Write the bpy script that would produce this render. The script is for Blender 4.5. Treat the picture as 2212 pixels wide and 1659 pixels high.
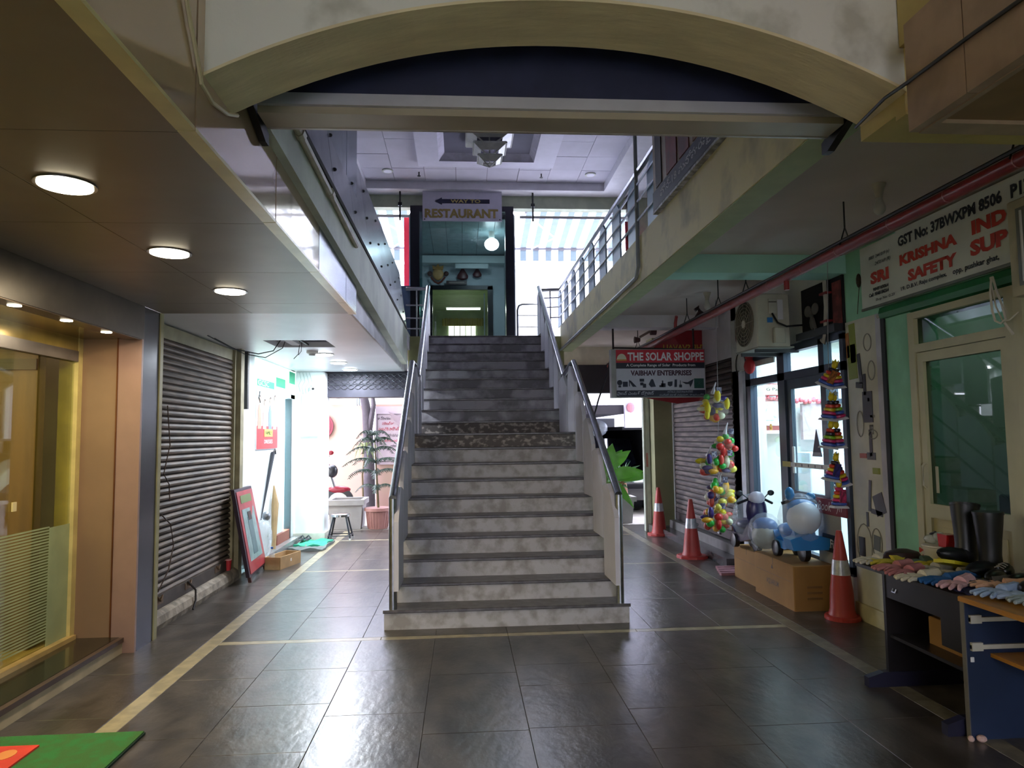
import bpy, bmesh, math, random
from mathutils import Vector, Matrix
random.seed(7)
PI = math.pi
sc = bpy.context.scene
for o in list(bpy.data.objects): bpy.data.objects.remove(o)
COL = sc.collection

# ------------------------------------------------------------------ camera
cam = bpy.data.cameras.new('camera'); camo = bpy.data.objects.new('camera', cam); COL.objects.link(camo)
cam.sensor_fit = 'HORIZONTAL'; cam.sensor_width = 36.0; cam.lens = 36.0*1518/2212
yaw, pitch, roll = .0705, .0727, .0122
F = Vector((math.sin(yaw)*math.cos(pitch), math.cos(yaw)*math.cos(pitch), math.sin(pitch)))
R0 = Vector((math.cos(yaw), -math.sin(yaw), 0)); U0 = R0.cross(F)
R = R0*math.cos(roll)-U0*math.sin(roll); U = U0*math.cos(roll)+R0*math.sin(roll)
M = Matrix((R, U, -F)).transposed().to_4x4(); M.translation = Vector((0, 0, 1.6))
camo.matrix_world = M; cam.clip_start = .05; cam.clip_end = 200
sc.camera = camo
# ------------------------------------------------------------------ world, light, exposure
w = bpy.data.worlds.new('world'); sc.world = w; w.use_nodes = True
bg = w.node_tree.nodes['Background']; bg.inputs[0].default_value = (.80, .82, 1, 1); bg.inputs[1].default_value = 9.0
vs = sc.view_settings
vs.view_transform = 'Standard'; vs.look = 'None'; vs.gamma = 1; vs.use_curve_mapping = False; vs.exposure = 1.1
try: sc.cycles.max_bounces = 8; sc.cycles.transparent_max_bounces = 16
except Exception: pass
def area(name, loc, rot, sx, sy, power, col, spread=PI):
    l = bpy.data.lights.new(name, 'AREA'); l.shape = 'RECTANGLE'; l.size = sx; l.size_y = sy; l.energy = power; l.color = col; l.spread = spread
    o = bpy.data.objects.new(name, l); o.location = loc; o.rotation_euler = rot; COL.objects.link(o); return o
# rooms' own ceiling tubes (inside the lit shops, above the view), and one added fill
area('left_shop_light', (-4.2, 3.2, 2.30), (0, 0, 0), 1.6, 4.0, 75, (1, .80, .48))
area('bright_shop_light', (-3.4, 10.2, 2.5), (0, 0, 0), 1.0, 2.0, 210, (.80, .95, 1))
area('glass_shop_light', (4.4, 7.0, 2.7), (0, 0, 0), 1.6, 2.4, 90, (.72, .86, 1))
area('lobby_light', (.3, 14.6, 5.74), (0, 0, 0), .3, .3, 12, (.85, .96, 1))
area('safety_shop_fill', (4.1, 4.2, 2.95), (0, 0, 0), .5, .9, 13, (.9, 1, .95))  # unseen fill, added so the dark shop's interior shows
area('inner_room_light', (.04, 19, 5.02), (0, 0, 0), .9, .05, 40, (1, .95, .7))

# ------------------------------------------------------------------ materials
def lin(c): return tuple((x/12.92 if x <= .04045 else ((x+.055)/1.055)**2.4) for x in c)
def rgb(h): return lin(tuple(int(h[i:i+2], 16)/255 for i in (0, 2, 4)))+(1,)
_m = {}
def mat(name, h, rough=.6, metal=0, var=.10, scale=6., bump=0., bscale=60., emit=0, spec=.5, coat=0, h2=None, stretch=(1, 1, 1), lo=.42, hi=.62, rnd=0):
    if name in _m: return _m[name]
    m = bpy.data.materials.new(name); m.use_nodes = True; nt = m.node_tree; N = nt.nodes; L = nt.links
    b = N['Principled BSDF']; c = rgb(h)
    b.inputs['Roughness'].default_value = rough; b.inputs['Metallic'].default_value = metal
    b.inputs['Specular IOR Level'].default_value = spec; b.inputs['Coat Weight'].default_value = coat
    tc = N.new('ShaderNodeTexCoord'); mp = N.new('ShaderNodeMapping'); mp.inputs['Scale'].default_value = stretch
    L.new(tc.outputs['Object'], mp.inputs['Vector'])
    nz = N.new('ShaderNodeTexNoise'); nz.inputs['Scale'].default_value = scale; nz.inputs['Detail'].default_value = 6
    L.new(mp.outputs[0], nz.inputs['Vector'])
    cr = N.new('ShaderNodeValToRGB'); cr.color_ramp.elements[0].position = lo; cr.color_ramp.elements[1].position = hi
    c2 = rgb(h2) if h2 else tuple(x*(1-var*2) for x in c[:3])+(1,)
    cr.color_ramp.elements[0].color = c2; cr.color_ramp.elements[1].color = c
    L.new(nz.outputs['Fac'], cr.inputs['Fac']); out = cr.outputs['Color']
    if rnd:
        oi = N.new('ShaderNodeObjectInfo'); mr = N.new('ShaderNodeMapRange'); mr.inputs['To Min'].default_value = 1-rnd; mr.inputs['To Max'].default_value = 1+rnd
        L.new(oi.outputs['Random'], mr.inputs['Value']); mx = N.new('ShaderNodeVectorMath'); mx.operation = 'SCALE'
        L.new(out, mx.inputs[0]); L.new(mr.outputs[0], mx.inputs['Scale']); out = mx.outputs[0]
    L.new(out, b.inputs['Base Color'])
    if emit:
        b.inputs['Emission Color'].default_value = c; b.inputs['Emission Strength'].default_value = emit
    if bump:
        n2 = N.new('ShaderNodeTexNoise'); n2.inputs['Scale'].default_value = bscale; n2.inputs['Detail'].default_value = 4
        L.new(mp.outputs[0], n2.inputs['Vector']); bp = N.new('ShaderNodeBump'); bp.inputs['Strength'].default_value = bump; bp.inputs['Distance'].default_value = .01
        L.new(n2.outputs['Fac'], bp.inputs['Height']); L.new(bp.outputs[0], b.inputs['Normal'])
    _m[name] = m; return m
def flat(name, h, rough=.5, metal=0, emit=0): return mat(name, h, rough, metal, var=.03, emit=emit)
def glass(name, h, refl=.06, tint=1., rough=.02):
    if name in _m: return _m[name]
    m = bpy.data.materials.new(name); m.use_nodes = True; nt = m.node_tree; N = nt.nodes; L = nt.links
    N.remove(N['Principled BSDF']); tr = N.new('ShaderNodeBsdfTransparent'); tr.inputs[0].default_value = tuple(x*tint for x in rgb(h)[:3])+(1,)
    gl = N.new('ShaderNodeBsdfGlossy'); gl.inputs['Roughness'].default_value = rough
    fr = N.new('ShaderNodeFresnel'); ge = N.new('ShaderNodeNewGeometry'); io = N.new('ShaderNodeMath'); io.operation = 'MULTIPLY_ADD'; io.inputs[1].default_value = -.8333; io.inputs[2].default_value = 1.5; L.new(ge.outputs['Backfacing'], io.inputs[0]); L.new(io.outputs[0], fr.inputs[0])
    ad = N.new('ShaderNodeMath'); ad.operation = 'ADD'; ad.inputs[1].default_value = refl; L.new(fr.outputs[0], ad.inputs[0])
    mx = N.new('ShaderNodeMixShader'); L.new(ad.outputs[0], mx.inputs[0]); L.new(tr.outputs[0], mx.inputs[1]); L.new(gl.outputs[0], mx.inputs[2])
    L.new(mx.outputs[0], N['Material Output'].inputs[0]); _m[name] = m; return m
def wrap(name, h='dfe8ef', a=.35):
    if name in _m: return _m[name]
    m = mat(name, h, .12, 0, var=.05, bump=1.0, bscale=9, spec=.8); m.node_tree.nodes['Principled BSDF'].inputs['Alpha'].default_value = a; return m
def translucent(name, h):
    m = mat(name, h, .8); nt = m.node_tree; N = nt.nodes; L = nt.links; b = N['Principled BSDF']
    t = N.new('ShaderNodeBsdfTranslucent'); t.inputs[0].default_value = rgb(h); mx = N.new('ShaderNodeMixShader'); mx.inputs[0].default_value = .4
    L.new(b.outputs[0], mx.inputs[1]); L.new(t.outputs[0], mx.inputs[2]); L.new(mx.outputs[0], N['Material Output'].inputs[0]); return m
def stripes(name, ha, hb, axis, period, duty=.5, rough=.5, mt=0):
    if name in _m: return _m[name]
    m = mat(name, ha, rough, mt); nt = m.node_tree; N = nt.nodes; L = nt.links; b = N['Principled BSDF']
    tc = N.new('ShaderNodeTexCoord'); sp = N.new('ShaderNodeSeparateXYZ'); L.new(tc.outputs['Object'], sp.inputs[0])
    md = N.new('ShaderNodeMath'); md.operation = 'PINGPONG'; md.inputs[1].default_value = period/2; L.new(sp.outputs[axis], md.inputs[0])
    gt = N.new('ShaderNodeMath'); gt.operation = 'GREATER_THAN'; gt.inputs[1].default_value = period/2*duty; L.new(md.outputs[0], gt.inputs[0])
    mx = N.new('ShaderNodeMix'); mx.data_type = 'RGBA'; mx.inputs[6].default_value = rgb(ha); mx.inputs[7].default_value = rgb(hb)
    L.new(gt.outputs[0], mx.inputs[0]); L.new(mx.outputs[2], b.inputs['Base Color']); return m

# ------------------------------------------------------------------ mesh helpers
def meta(o, label=None, cat=None, group=None, kind=None):
    if label: o['label'] = label
    if cat: o['category'] = cat
    if group: o['group'] = group
    if kind: o['kind'] = kind
    return o
def wloc(o):
    v = Vector((0, 0, 0))
    while o: v += o.location; o = o.parent
    return v
def thing(name, label, cat, loc=(0, 0, 0), group=None):
    o = bpy.data.objects.new(name, None); COL.objects.link(o); o.location = loc; o.empty_display_size = .1
    return meta(o, label, cat, group)
class MB:
    def __init__(s): s.v = []; s.f = []
    def add(s, vs, fs):
        n = len(s.v); s.v += [Vector(p) for p in vs]; s.f += [tuple(i+n for i in f) for f in fs]; return s
    def box(s, x0, x1, y0, y1, z0, z1):
        v = [(x, y, z) for x in (x0, x1) for y in (y0, y1) for z in (z0, z1)]
        return s.add(v, [(0, 1, 3, 2), (4, 6, 7, 5), (0, 4, 5, 1), (2, 3, 7, 6), (0, 2, 6, 4), (1, 5, 7, 3)])
    def bbox(s, x0, x1, y0, y1, z0, z1, b=.01):   # box with chamfered vertical edges and top
        p = [(x0+b, y0), (x1-b, y0), (x1, y0+b), (x1, y1-b), (x1-b, y1), (x0+b, y1), (x0, y1-b), (x0, y0+b)]
        cx, cy = (x0+x1)/2, (y0+y1)/2
        q = [(cx+(a-cx)*(1-2*b/max(x1-x0, .001)), cy+(c-cy)*(1-2*b/max(y1-y0, .001))) for a, c in p]
        v = [(a, c, z0) for a, c in p]+[(a, c, z1-b) for a, c in p]+[(a, c, z1) for a, c in q]
        f = [tuple(range(7, -1, -1)), tuple(range(16, 24))]
        for k in (0, 8):
            for i in range(8): j = (i+1) % 8; f.append((k+i, k+j, k+8+j, k+8+i))
        return s.add(v, f)
    def prism(s, poly, axis, a, b):               # poly in the other two axes (in xyz order), extruded along axis
        n = len(poly); ax = 'xyz'.index(axis)
        def P(p, t): q = list(p); q.insert(ax, t); return q
        v = [P(p, a) for p in poly]+[P(p, b) for p in poly]
        return s.add(v, [tuple(range(n)), tuple(range(2*n-1, n-1, -1))]+[(i, i+n, (i+1) % n+n, (i+1) % n) for i in range(n)])
    def tube(s, pts, r, n=8, cap=True):
        pts = [Vector(p) for p in pts]; rings = []; rr = r if isinstance(r, (list, tuple)) else [r]*len(pts); up = None
        for i, p in enumerate(pts):
            d = (pts[min(i+1, len(pts)-1)]-pts[max(i-1, 0)]).normalized()
            if up is None: up = Vector((0, 0, 1)) if abs(d.z) < .9 else Vector((1, 0, 0))
            a = d.cross(up).normalized(); b = d.cross(a).normalized(); up = a.cross(d) if False else up
            rings.append([p+(a*math.cos(2*PI*k/n)+b*math.sin(2*PI*k/n))*rr[i] for k in range(n)])
        v = [q for g in rings for q in g]; f = []
        for i in range(len(pts)-1):
            for k in range(n): f.append((i*n+k, i*n+(k+1) % n, (i+1)*n+(k+1) % n, (i+1)*n+k))
        if cap: f += [tuple(range(n)), tuple(range(len(v)-1, len(v)-n-1, -1))]
        return s.add(v, f)
    def lathe(s, prof, c=(0, 0, 0), n=16, axis='z', sx=1, sy=1):
        v = []; f = []
        for r, z in prof:
            for k in range(n):
                a, b = r*math.cos(2*PI*k/n)*sx, r*math.sin(2*PI*k/n)*sy
                q = {'z': (a, b, z), 'x': (z, a, b), 'y': (a, z, b)}[axis]
                v.append(tuple(q[i]+c[i] for i in range(3)))
        for i in range(len(prof)-1):
            for k in range(n): f.append((i*n+k, i*n+(k+1) % n, (i+1)*n+(k+1) % n, (i+1)*n+k))
        f += [tuple(range(n)), tuple(range(len(v)-1, len(v)-n-1, -1))]
        return s.add(v, f)
    def ball(s, c, r, n=10, sz=(1, 1, 1)):
        m = n//2+1; prof = [(max(r*math.sin(PI*i/m), 1e-4), -r*math.cos(PI*i/m)) for i in range(m+1)]
        t = MB().lathe(prof, (0, 0, 0), n)
        return s.add([(p.x*sz[0]+c[0], p.y*sz[1]+c[1], p.z*sz[2]+c[2]) for p in t.v], t.f)
    def xf(s, mt): s.v = [mt @ p for p in s.v]; return s
    def build(s, name, m, parent=None, smooth=False, label=None, cat=None, group=None, kind=None):
        me = bpy.data.meshes.new(name); o = bpy.data.objects.new(name, me); COL.objects.link(o)
        if parent is not None: o.parent = parent; off = wloc(parent)
        else:
            if s.v:
                xs = [p.x for p in s.v]; ys = [p.y for p in s.v]; off = Vector(((min(xs)+max(xs))/2, (min(ys)+max(ys))/2, min(p.z for p in s.v)))
            else: off = Vector((0, 0, 0))
            o.location = off
        me.from_pydata([p-off for p in s.v], [], s.f)
        bm = bmesh.new(); bm.from_mesh(me); bmesh.ops.recalc_face_normals(bm, faces=bm.faces); bm.to_mesh(me); bm.free()
        if smooth:
            for p in me.polygons: p.use_smooth = True
            try: me.set_sharp_from_angle(angle=math.radians(38))
            except Exception: pass
        me.materials.append(m); return meta(o, label, cat, group, kind)
def struct(name, mb, m, parent=None, **k): return mb.build(name, m, parent, kind=None if parent else 'structure', **k)
def box(*a): return MB().box(*a)
def copy_tree(o, parent=None):
    c = o.copy(); COL.objects.link(c); c.parent = parent
    for ch in o.children: copy_tree(ch, c)
    return c
def fresh(root, loc, label, rot=0, sc_=1, group=None):
    c = copy_tree(root); c.location = loc; c.rotation_euler[2] = rot; c.scale = (sc_,)*3
    c['label'] = label
    if group: c['group'] = group
    return c
# text laid on a plane: p0 = lower-left corner, ux = reading direction, uz = up direction, fitted to wd x ht
def text(s, p0, ux, wd, ht, m, parent, name='lettering', bold=.0, uz=(0, 0, 1), shear=0, depth=.002, sp=1.):
    cu = bpy.data.curves.new(name, 'FONT'); cu.body = s; cu.size = 1; cu.resolution_u = 2; cu.offset = bold; cu.shear = shear; cu.space_character = sp
    to = bpy.data.objects.new('tmp', cu); COL.objects.link(to); bpy.context.view_layer.update()
    dg = bpy.context.evaluated_depsgraph_get(); me = bpy.data.meshes.new_from_object(to.evaluated_get(dg))
    bpy.data.objects.remove(to)
    if not me.vertices: return None
    xs = [v.co.x for v in me.vertices]; ys = [v.co.y for v in me.vertices]
    ux = Vector(ux).normalized(); uz = Vector(uz).normalized(); n = ux.cross(uz); p0 = Vector(p0)
    kx = wd/(max(xs)-min(xs)); ky = ht/(max(ys)-min(ys)); x0, y0 = min(xs), min(ys); off = wloc(parent)
    for v in me.vertices: v.co = p0+ux*((v.co.x-x0)*kx)+uz*((v.co.y-y0)*ky)+n*depth-off
    me.materials.clear(); me.materials.append(m)
    o = bpy.data.objects.new(name, me); COL.objects.link(o); o.parent = parent; return o

# palette
M_cream = mat('cream_paint', 'd9cf9c', .7, var=.08, scale=3, bump=.1, bscale=40)
M_yellow = mat('yellow_paint', 'cdb878', .65, var=.10, scale=2.5, bump=.15, bscale=25)
M_white = mat('white_paint', 'dfe0d8', .7, var=.05, scale=3, bump=.1, bscale=30)
M_wlilac = mat('pale_plaster', 'd2cdd2', .75, var=.08, scale=2)
M_mint = mat('mint_paint', '9ad6b4', .6, var=.07, scale=3, bump=.08)
M_mint2 = mat('mint_beam_paint', 'a5d8c8', .6, var=.05, scale=2)
M_olive = mat('pale_green_paint', 'b3c2a2', .6, var=.08, scale=3)
M_ceil = mat('ceiling_plaster', 'cdc2ba', .8, var=.06, scale=1.2)
M_gal = mat('gallery_plaster', 'dfe6d4', .6, var=.10, scale=2.2, bump=.1)
M_stone = mat('dark_stone', '544d47', .28, var=.18, scale=6, bump=.24, bscale=20, spec=.5, h2='38332f', stretch=(1, .6, 1), rnd=.08, lo=.36, hi=.66)
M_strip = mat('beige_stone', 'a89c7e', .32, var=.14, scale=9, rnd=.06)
M_dark = flat('dark_joint', '34302c', .9)
M_steel = mat('brushed_steel', 'b9bcc4', .28, 1, var=.08, scale=20)
M_black = flat('black_metal', '17171a', .45)
M_soffit = mat('bronze_composite_panel', '857b6c', .40, .5, var=.05, scale=3)
M_fascia = mat('champagne_gloss_panel', 'c9ad90', .10, .35, var=.03, scale=2, coat=.6)
M_lip = mat('gold_edge_panel', 'e2d298', .3, .1, var=.06)
M_brown = mat('brown_composite_panel', '866a50', .38, .15, var=.05, scale=2)
M_darkpanel = mat('charcoal_gloss_panel', '4a4a50', .25, .6, var=.05)

# ================================================================== SETTING
# ---- floor
fl = struct('floor', box(-3.6, 3.5, -6, 12.42, -.12, -.008), M_dark)
tm = bpy.data.meshes.new('floor_slab')
def slab(x0, x1, y0, y1, m=M_stone, name='floor_slab'):
    b = .002; g = .001
    v = [(x0+g, y0+g, -.008), (x1-g, y0+g, -.008), (x1-g, y1-g, -.008), (x0+g, y1-g, -.008), (x0+g, y0+g, -b), (x1-g, y0+g, -b), (x1-g, y1-g, -b), (x0+g, y1-g, -b),
         (x0+g+b, y0+g+b, 0), (x1-g-b, y0+g+b, 0), (x1-g-b, y1-g-b, 0), (x0+g+b, y1-g-b, 0)]
    f = [(0, 3, 2, 1), (8, 9, 10, 11)]
    for k in (0, 4):
        for i in range(4): f.append((k+i, k+(i+1) % 4, k+4+(i+1) % 4, k+4+i))
    return MB().add(v, f).build(name, m, fl)
xs = [-2.03+0*1]; cols = [(-3.58, -2.62), (-2.62, -2.03), (-1.91, -1.39), (-1.39, -.81), (-.81, -.23), (-.23, .35), (.35, .95), (.95, 1.54), (1.54, 2.12), (2.12, 2.65), (2.77, 3.45)]
cross = [5.74, 8.70, 11.20]
def rows(i):
    out = []; segs = [(-6, 5.74), (5.82, 8.68), (8.74, 11.17), (11.24, 12.4)] if 2 <= i <= 9 else [(-6, 12.4)]
    for a, b in segs:
        L_ = .62+.13*((i*37) % 3); n = max(1, round((b-a)/L_)); s = [a+(b-a)*k/n for k in range(n+1)]
        for k in range(1, n): s[k] += ((i*53+k*29) % 7-3)*.035
        out += list(zip(s[:-1], s[1:]))
    return out
for i, (a, b) in enumerate(cols):
    for y0, y1 in rows(i):
        if y1 < .2: continue
        slab(a, b, y0, y1)
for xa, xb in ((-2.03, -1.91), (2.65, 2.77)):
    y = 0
    while y < 12.3: slab(xa, xb, y, min(y+1.37, 12.4), M_strip if xa < 0 else mat('shaded_beige_stone', '7f7762', .35, var=.2, scale=9), 'border_strip'); y += 1.37  # right strip is the same stone, painted darker for its dimmer light
for a, b in ((5.74, 5.82), (8.68, 8.74), (11.17, 11.24)):
    for x0, x1 in ((-1.91, -.66), (-.66, .35), (.35, 1.40), (1.40, 2.65)): slab(x0, x1, a, b, M_strip, 'cross_strip')
struct('ground', box(-9, 9, 12.42, 34, -.1, -.005), mat('concrete_yard', '958f88', .9, var=.12, scale=3))
struct('road', box(-9, 9, -26, -6, -.1, -.02), mat('asphalt', '77756f', .9, var=.1))

# ---- arch wall
def arch(y0, y1):
    xc, zs, zc, hw = .385, 2.86, 3.172, 1.275
    pts = []
    for i in range(33):
        t = -1+2*i/32
        pts.append((xc+hw*t, zs+(zc-zs)*(1-abs(t)**2.1)))
    return pts
ap = arch(0, 0)
mb = MB()
poly = [(-.89, 4.6)]+[(-.89, ap[0][1])]+ap[1:-1]+[(1.66, ap[-1][1]), (1.66, 4.6)]
n = len(ap); v = []; f = []
for y in (2.43, 2.72):
    for x, z in ap: v.append((x, y, z)); v.append((x, y, 4.6))
for i in range(n-1):
    a = 2*i; f.append((a, a+1, a+3, a+2)); b = 2*n+a; f.append((b, b+2, b+3, b+1))
mb.add(v, f); aw = struct('wall_arch', mb, mat('arch_white_paint', 'e2e0d6', .75, var=.06, scale=5, bump=.25, bscale=12, h2='c2bfb2', lo=.30, hi=.46))
v = []; f = []
for x, z in ap:
    for y in (2.425, 2.725): v.append((x, y, z)); 
for x, z in ap:
    for y in (2.425, 2.725): v.append((x, y, z+.012))
for i in range(n-1):
    a = 2*i; f.append((a, a+1, a+3, a+2)); b = 2*n+a; f.append((b, b+2, b+3, b+1)); f.append((a, a+2, b+2, b)); f.append((a+1, b+1, b+3, a+3))
MB().add(v, f).build('arch_soffit', mat('arch_ochre_paint', 'e8d8ae', .7, var=.07, scale=3, stretch=(1, 4, 1), bump=.2, bscale=14), aw)
struct('wall_arch_side', MB().box(1.662, 3.6, 2.5, 2.735, 2.80, 4.6).box(1.662, 2.05, 2.44, 2.5, 2.78, 4.6), M_yellow)

# ---- left glazed shop, its raised sill, canopy
st = struct('trim_1', box(-2.93, -2.57, -6, 5.62, 0, .085), mat('step_riser_stone', 'b9a888', .6, var=.1, scale=5))
MB().box(-2.93, -2.595, -6, 5.62, .085, .118).build('step_top', mat('polished_dark_granite', '2c2a20', .12, var=.2, scale=30), st)
MB().box(-2.60, -2.555, -6, 5.60, .085, .118).build('step_nosing', mat('brown_nosing', '4b3a30', .5), st)
struct('wall_shop_end', box(-2.935, -2.60, 5.62, 5.95, 0, 2.66), M_brown)
cl = struct('column_cladding', box(-2.60, -2.485, 5.64, 5.93, 0, 2.64), M_darkpanel)
MB().box(-2.655, -2.482, 5.612, 5.64, 0, 2.38).build('cladding_panel', mat('brown_column_panel', '927466', .35, .2, var=.04), cl)
MB().box(-2.665, -2.655, 5.605, 5.63, .12, 2.38).build('cladding_joint', mat('copper_joint', '6b3f22', .3, .7), cl)
MB().box(-2.62, -2.475, 5.93, 5.985, 0, 2.64).build('edge_trim', mat('khaki_trim', '97926a', .5), cl)
struct('wall_header', box(-2.60, -2.48, -6, 5.64, 2.38, 2.66), mat('header_panel', '544c40', .3, .5))
cs = struct('ceiling_left_entry', box(-3.0, -2.60, -6, 5.62, 2.38, 2.44), mat('bronze_gloss_soffit', '9a8a55', .12, .75))
# soffit panels
so = struct('ceiling_left_canopy', box(-2.48, -.95, -6, 5.95, 2.646, 2.70), M_dark)
ys = [-1.7, -.7, .33, 1.36, 2.39, 3.43, 4.46, 5.5, 5.95]
for a, b in zip(ys[:-1], ys[1:]):
    for x0, x1 in ((-2.48, -1.745), (-1.745, -.95)):
        MB().box(x0+.002, x1-.002, a+.002, b-.002, 2.64, 2.648).build('soffit_panel', M_soffit, so)
fa = struct('trim_2', box(-1.0, -.90, -6, 5.95, 2.646, 4.6), M_dark)
fy = [-1.75, -.73, .3, 1.33, 2.36, 3.38, 4.4, 5.42, 5.95]
for i, (a, b) in enumerate(zip(fy[:-1], fy[1:])):
    MB().box(-.905, -.89, a+.007, b-.007, 2.64, 4.6).build('fascia_panel', M_fascia if i < 6 else mat('bluegrey_metal_panel', '9aa2b4', .22, .6), fa)
    MB().box(-.95, -.8895, a+.004, b-.004, 2.632, 2.646).build('edge_panel', M_lip, fa)
struct('wall_left_rear', box(-3.7, -2.66, 5.95, 11.22, 2.64, 2.9), M_white)
# ---- left rear ceiling (white) with hatch hole
lc = struct('ceiling_left_rear', MB().box(-2.66, -2.12, 5.95, 11.3, 2.64, 2.70).box(-2.12, -1.46, 5.95, 7.6, 2.64, 2.70).box(-2.12, -1.46, 8.2, 11.3, 2.64, 2.70).box(-1.46, -.94, 5.95, 11.3, 2.64, 2.70), mat('white_gloss_ceiling', 'dcdbe0', .35, var=.04, scale=1.5))
MB().box(-2.16, -1.42, 7.55, 8.25, 2.95, 3.0).build('hatch_void', M_dark, lc)
MB().box(-1.95, -1.85, 7.6, 8.2, 2.66, 2.69).build('hatch_batten', M_wlilac, lc)
MB().box(-1.78, -1.765, 7.6, 8.2, 2.66, 2.68).build('hatch_bar', M_black, lc)
MB().box(-.945, -.925, 5.95, 11.3, 2.64, 2.95).build('ceiling_edge', mat('marbled_grey_board', 'b9b9bc', .35, var=.2, scale=3), lc)
# ---- left gallery beam (its underside drops towards the back)
struct('beam_left', MB().prism([(3.0, 2.975), (10.75, 2.70), (10.75, 3.23), (3.0, 3.23)], 'x', -1.12, -.845), M_gal)
struct('ceiling_left_slab', box(-4.2, -.86, 2.74, 13.3, 3.02, 3.22), M_wlilac)
# ---- right gallery beam, ceiling, cross beams
struct('beam_right', box(1.655, 1.84, 2.74, 11.7, 3.0, 3.435), mat('cream_beam_paint', 'd2c893', .6, var=.08, scale=2.5, h2='a8a27c', lo=.33, hi=.5))
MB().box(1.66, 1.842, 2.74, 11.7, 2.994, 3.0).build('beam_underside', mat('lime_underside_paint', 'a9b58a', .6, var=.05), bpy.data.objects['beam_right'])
struct('ceiling_right', box(1.84, 4.3, 2.74, 12.5, 3.16, 3.22), M_ceil)
struct('beam_cross', box(1.84, 3.42, 5.92, 6.2, 2.995, 3.165), M_mint2)
struct('beam_cross_rear', box(1.84, 3.42, 9.04, 9.3, 2.995, 3.165), M_wlilac)
struct('ceiling_front_void', box(-4, 4.2, -6, 2.43, 4.6, 4.7), M_cream)
struct('wall_front_blocker', MB().box(-4.0, 4.2, -6.1, -6, 3.9, 4.7).box(2.6, 4.2, -6.1, -6, 0, 2.7).box(-4, -2.2, -6.1, -6, 0, 2.7), M_cream)  # unseen wall behind the camera, added to cut daylight from there
struct('wall_street_blocker', box(-14, 14, -20.5, -20, 0, 6), mat('grey_blocker', 'aaa69c', .9))  # unseen building opposite, added to hold back sky light
struct('wall_front_left', box(-4.0, -3.6, -6, 2.4, 0, 4.6), M_cream)
# ---- right canopy (front, top right of the view)
rc = struct('ceiling_right_canopy', box(1.60, 4.2, -6, 2.20, 2.65, 3.02), mat('brown_signboard_panel', '93704a', .4, .2))
MB().box(1.565, 1.60, -6, 2.0, 2.64, 3.03).build('canopy_fascia', mat('tan_gloss_panel', 'b0947a', .35, .2), rc)
MB().box(1.565, 1.60, 2.004, 2.285, 2.64, 3.03).build('canopy_fascia', mat('tan_gloss_panel', 'b0947a'), rc)
MB().box(1.60, 4.2, 2.20, 2.285, 2.636, 3.03).build('canopy_end_panel', mat('tan_gloss_panel', 'b0947a'), rc)
MB().box(1.60, 1.62, -6, 2.20, 2.636, 2.65).build('canopy_lip', mat('tan_gloss_panel', 'b0947a'), rc)
struct('wall_front_right', MB().box(1.64, 1.8, -6, 2.425, 3.03, 4.6), M_yellow)

# ---- right side wall shells
wr = struct('wall_right', MB().box(3.4, 3.6, 5.38, 5.96, 0, 3.18).box(3.4, 3.6, 2.0, 5.10, 2.45, 3.18).box(3.4, 3.6, 5.05, 5.40, 0, 3.18).box(3.4, 3.6, -6, 3.3, 0, 3.18), M_mint)
struct('wall_right_glass_shop', MB().box(3.4, 3.6, 5.96, 8.14, 2.47, 3.18).box(3.4, 3.6, 5.96, 8.14, 0, .34).box(3.4, 3.6, 8.14, 8.4, 0, 3.18), M_white)
struct('wall_right_rear', MB().box(3.4, 3.6, 8.4, 8.62, 0, 3.18).box(3.4, 3.6, 8.4, 11.4, 2.55, 3.18).box(3.4, 3.6, 11.2, 12.5, 0, 3.18), M_wlilac)
# far right pillar
pl = struct('pillar_right_rear', box(3.10, 3.42, 11.25, 11.6, 0, 3.18), mat('olive_pillar_paint', '8d8d68', .6, var=.1, scale=2))
MB().box(3.02, 3.09, 11.5, 11.62, 0.02, 2.45).build('shutter_guide', mat('grey_green_guide', 'b8bfb0', .5), pl)
MB().box(2.99, 3.015, 11.5, 11.6, 0, 2.45).build('shutter_guide', mat('grey_green_guide', 'b8bfb0'), pl)
MB().box(3.022, 3.05, 11.49, 11.50, 1.05, 1.28).build('sticker', flat('sticker_red', 'a86a60'), pl)
MB().box(3.03, 3.42, 11.24, 11.62, 0, .12).build('pillar_base', mat('skirting_stone', '5b5a52', .5), pl)
# right end wall + shutter box
struct('wall_end_right', MB().box(1.3, 3.42, 12.38, 12.6, 2.82, 3.24), mat('cream_end_wall', 'cfc6b4', .7, var=.06))
struct('shutter_box_right', box(1.45, 3.1, 12.3, 12.5, 2.33, 2.83), mat('dark_shutter_box', '221d26', .6))
struct('wall_end_left', box(-3.0, -.9, 11.45, 11.6, 2.64, 3.22), M_wlilac)
# left end: shutter box with lattice, seen from below
lb = struct('shutter_box_left', box(-2.34, -.60, 11.42, 11.75, 2.24, 2.66), mat('dark_roll_box', '3c3b48', .5, .3))
mb = MB()
for r_ in range(3):
    z = 2.40+r_*.085
    for k in range(15):
        x = -2.15+k*.105
        mb.tube([(x, 11.405, z), (x+.035, 11.40, z+.03), (x+.07, 11.40, z+.03), (x+.105, 11.405, z)], .005, 4, False)
        mb.tube([(x, 11.405, z), (x+.035, 11.40, z-.03), (x+.07, 11.40, z-.03), (x+.105, 11.405, z)], .005, 4, False)
    mb.tube([(-2.15, 11.40, z+.045), (-.62, 11.40, z+.045)], .004, 4)
mb.build('lattice_grille', mat('grille_metal', '8a8a92', .4, .8), lb, kind='stuff')
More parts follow.
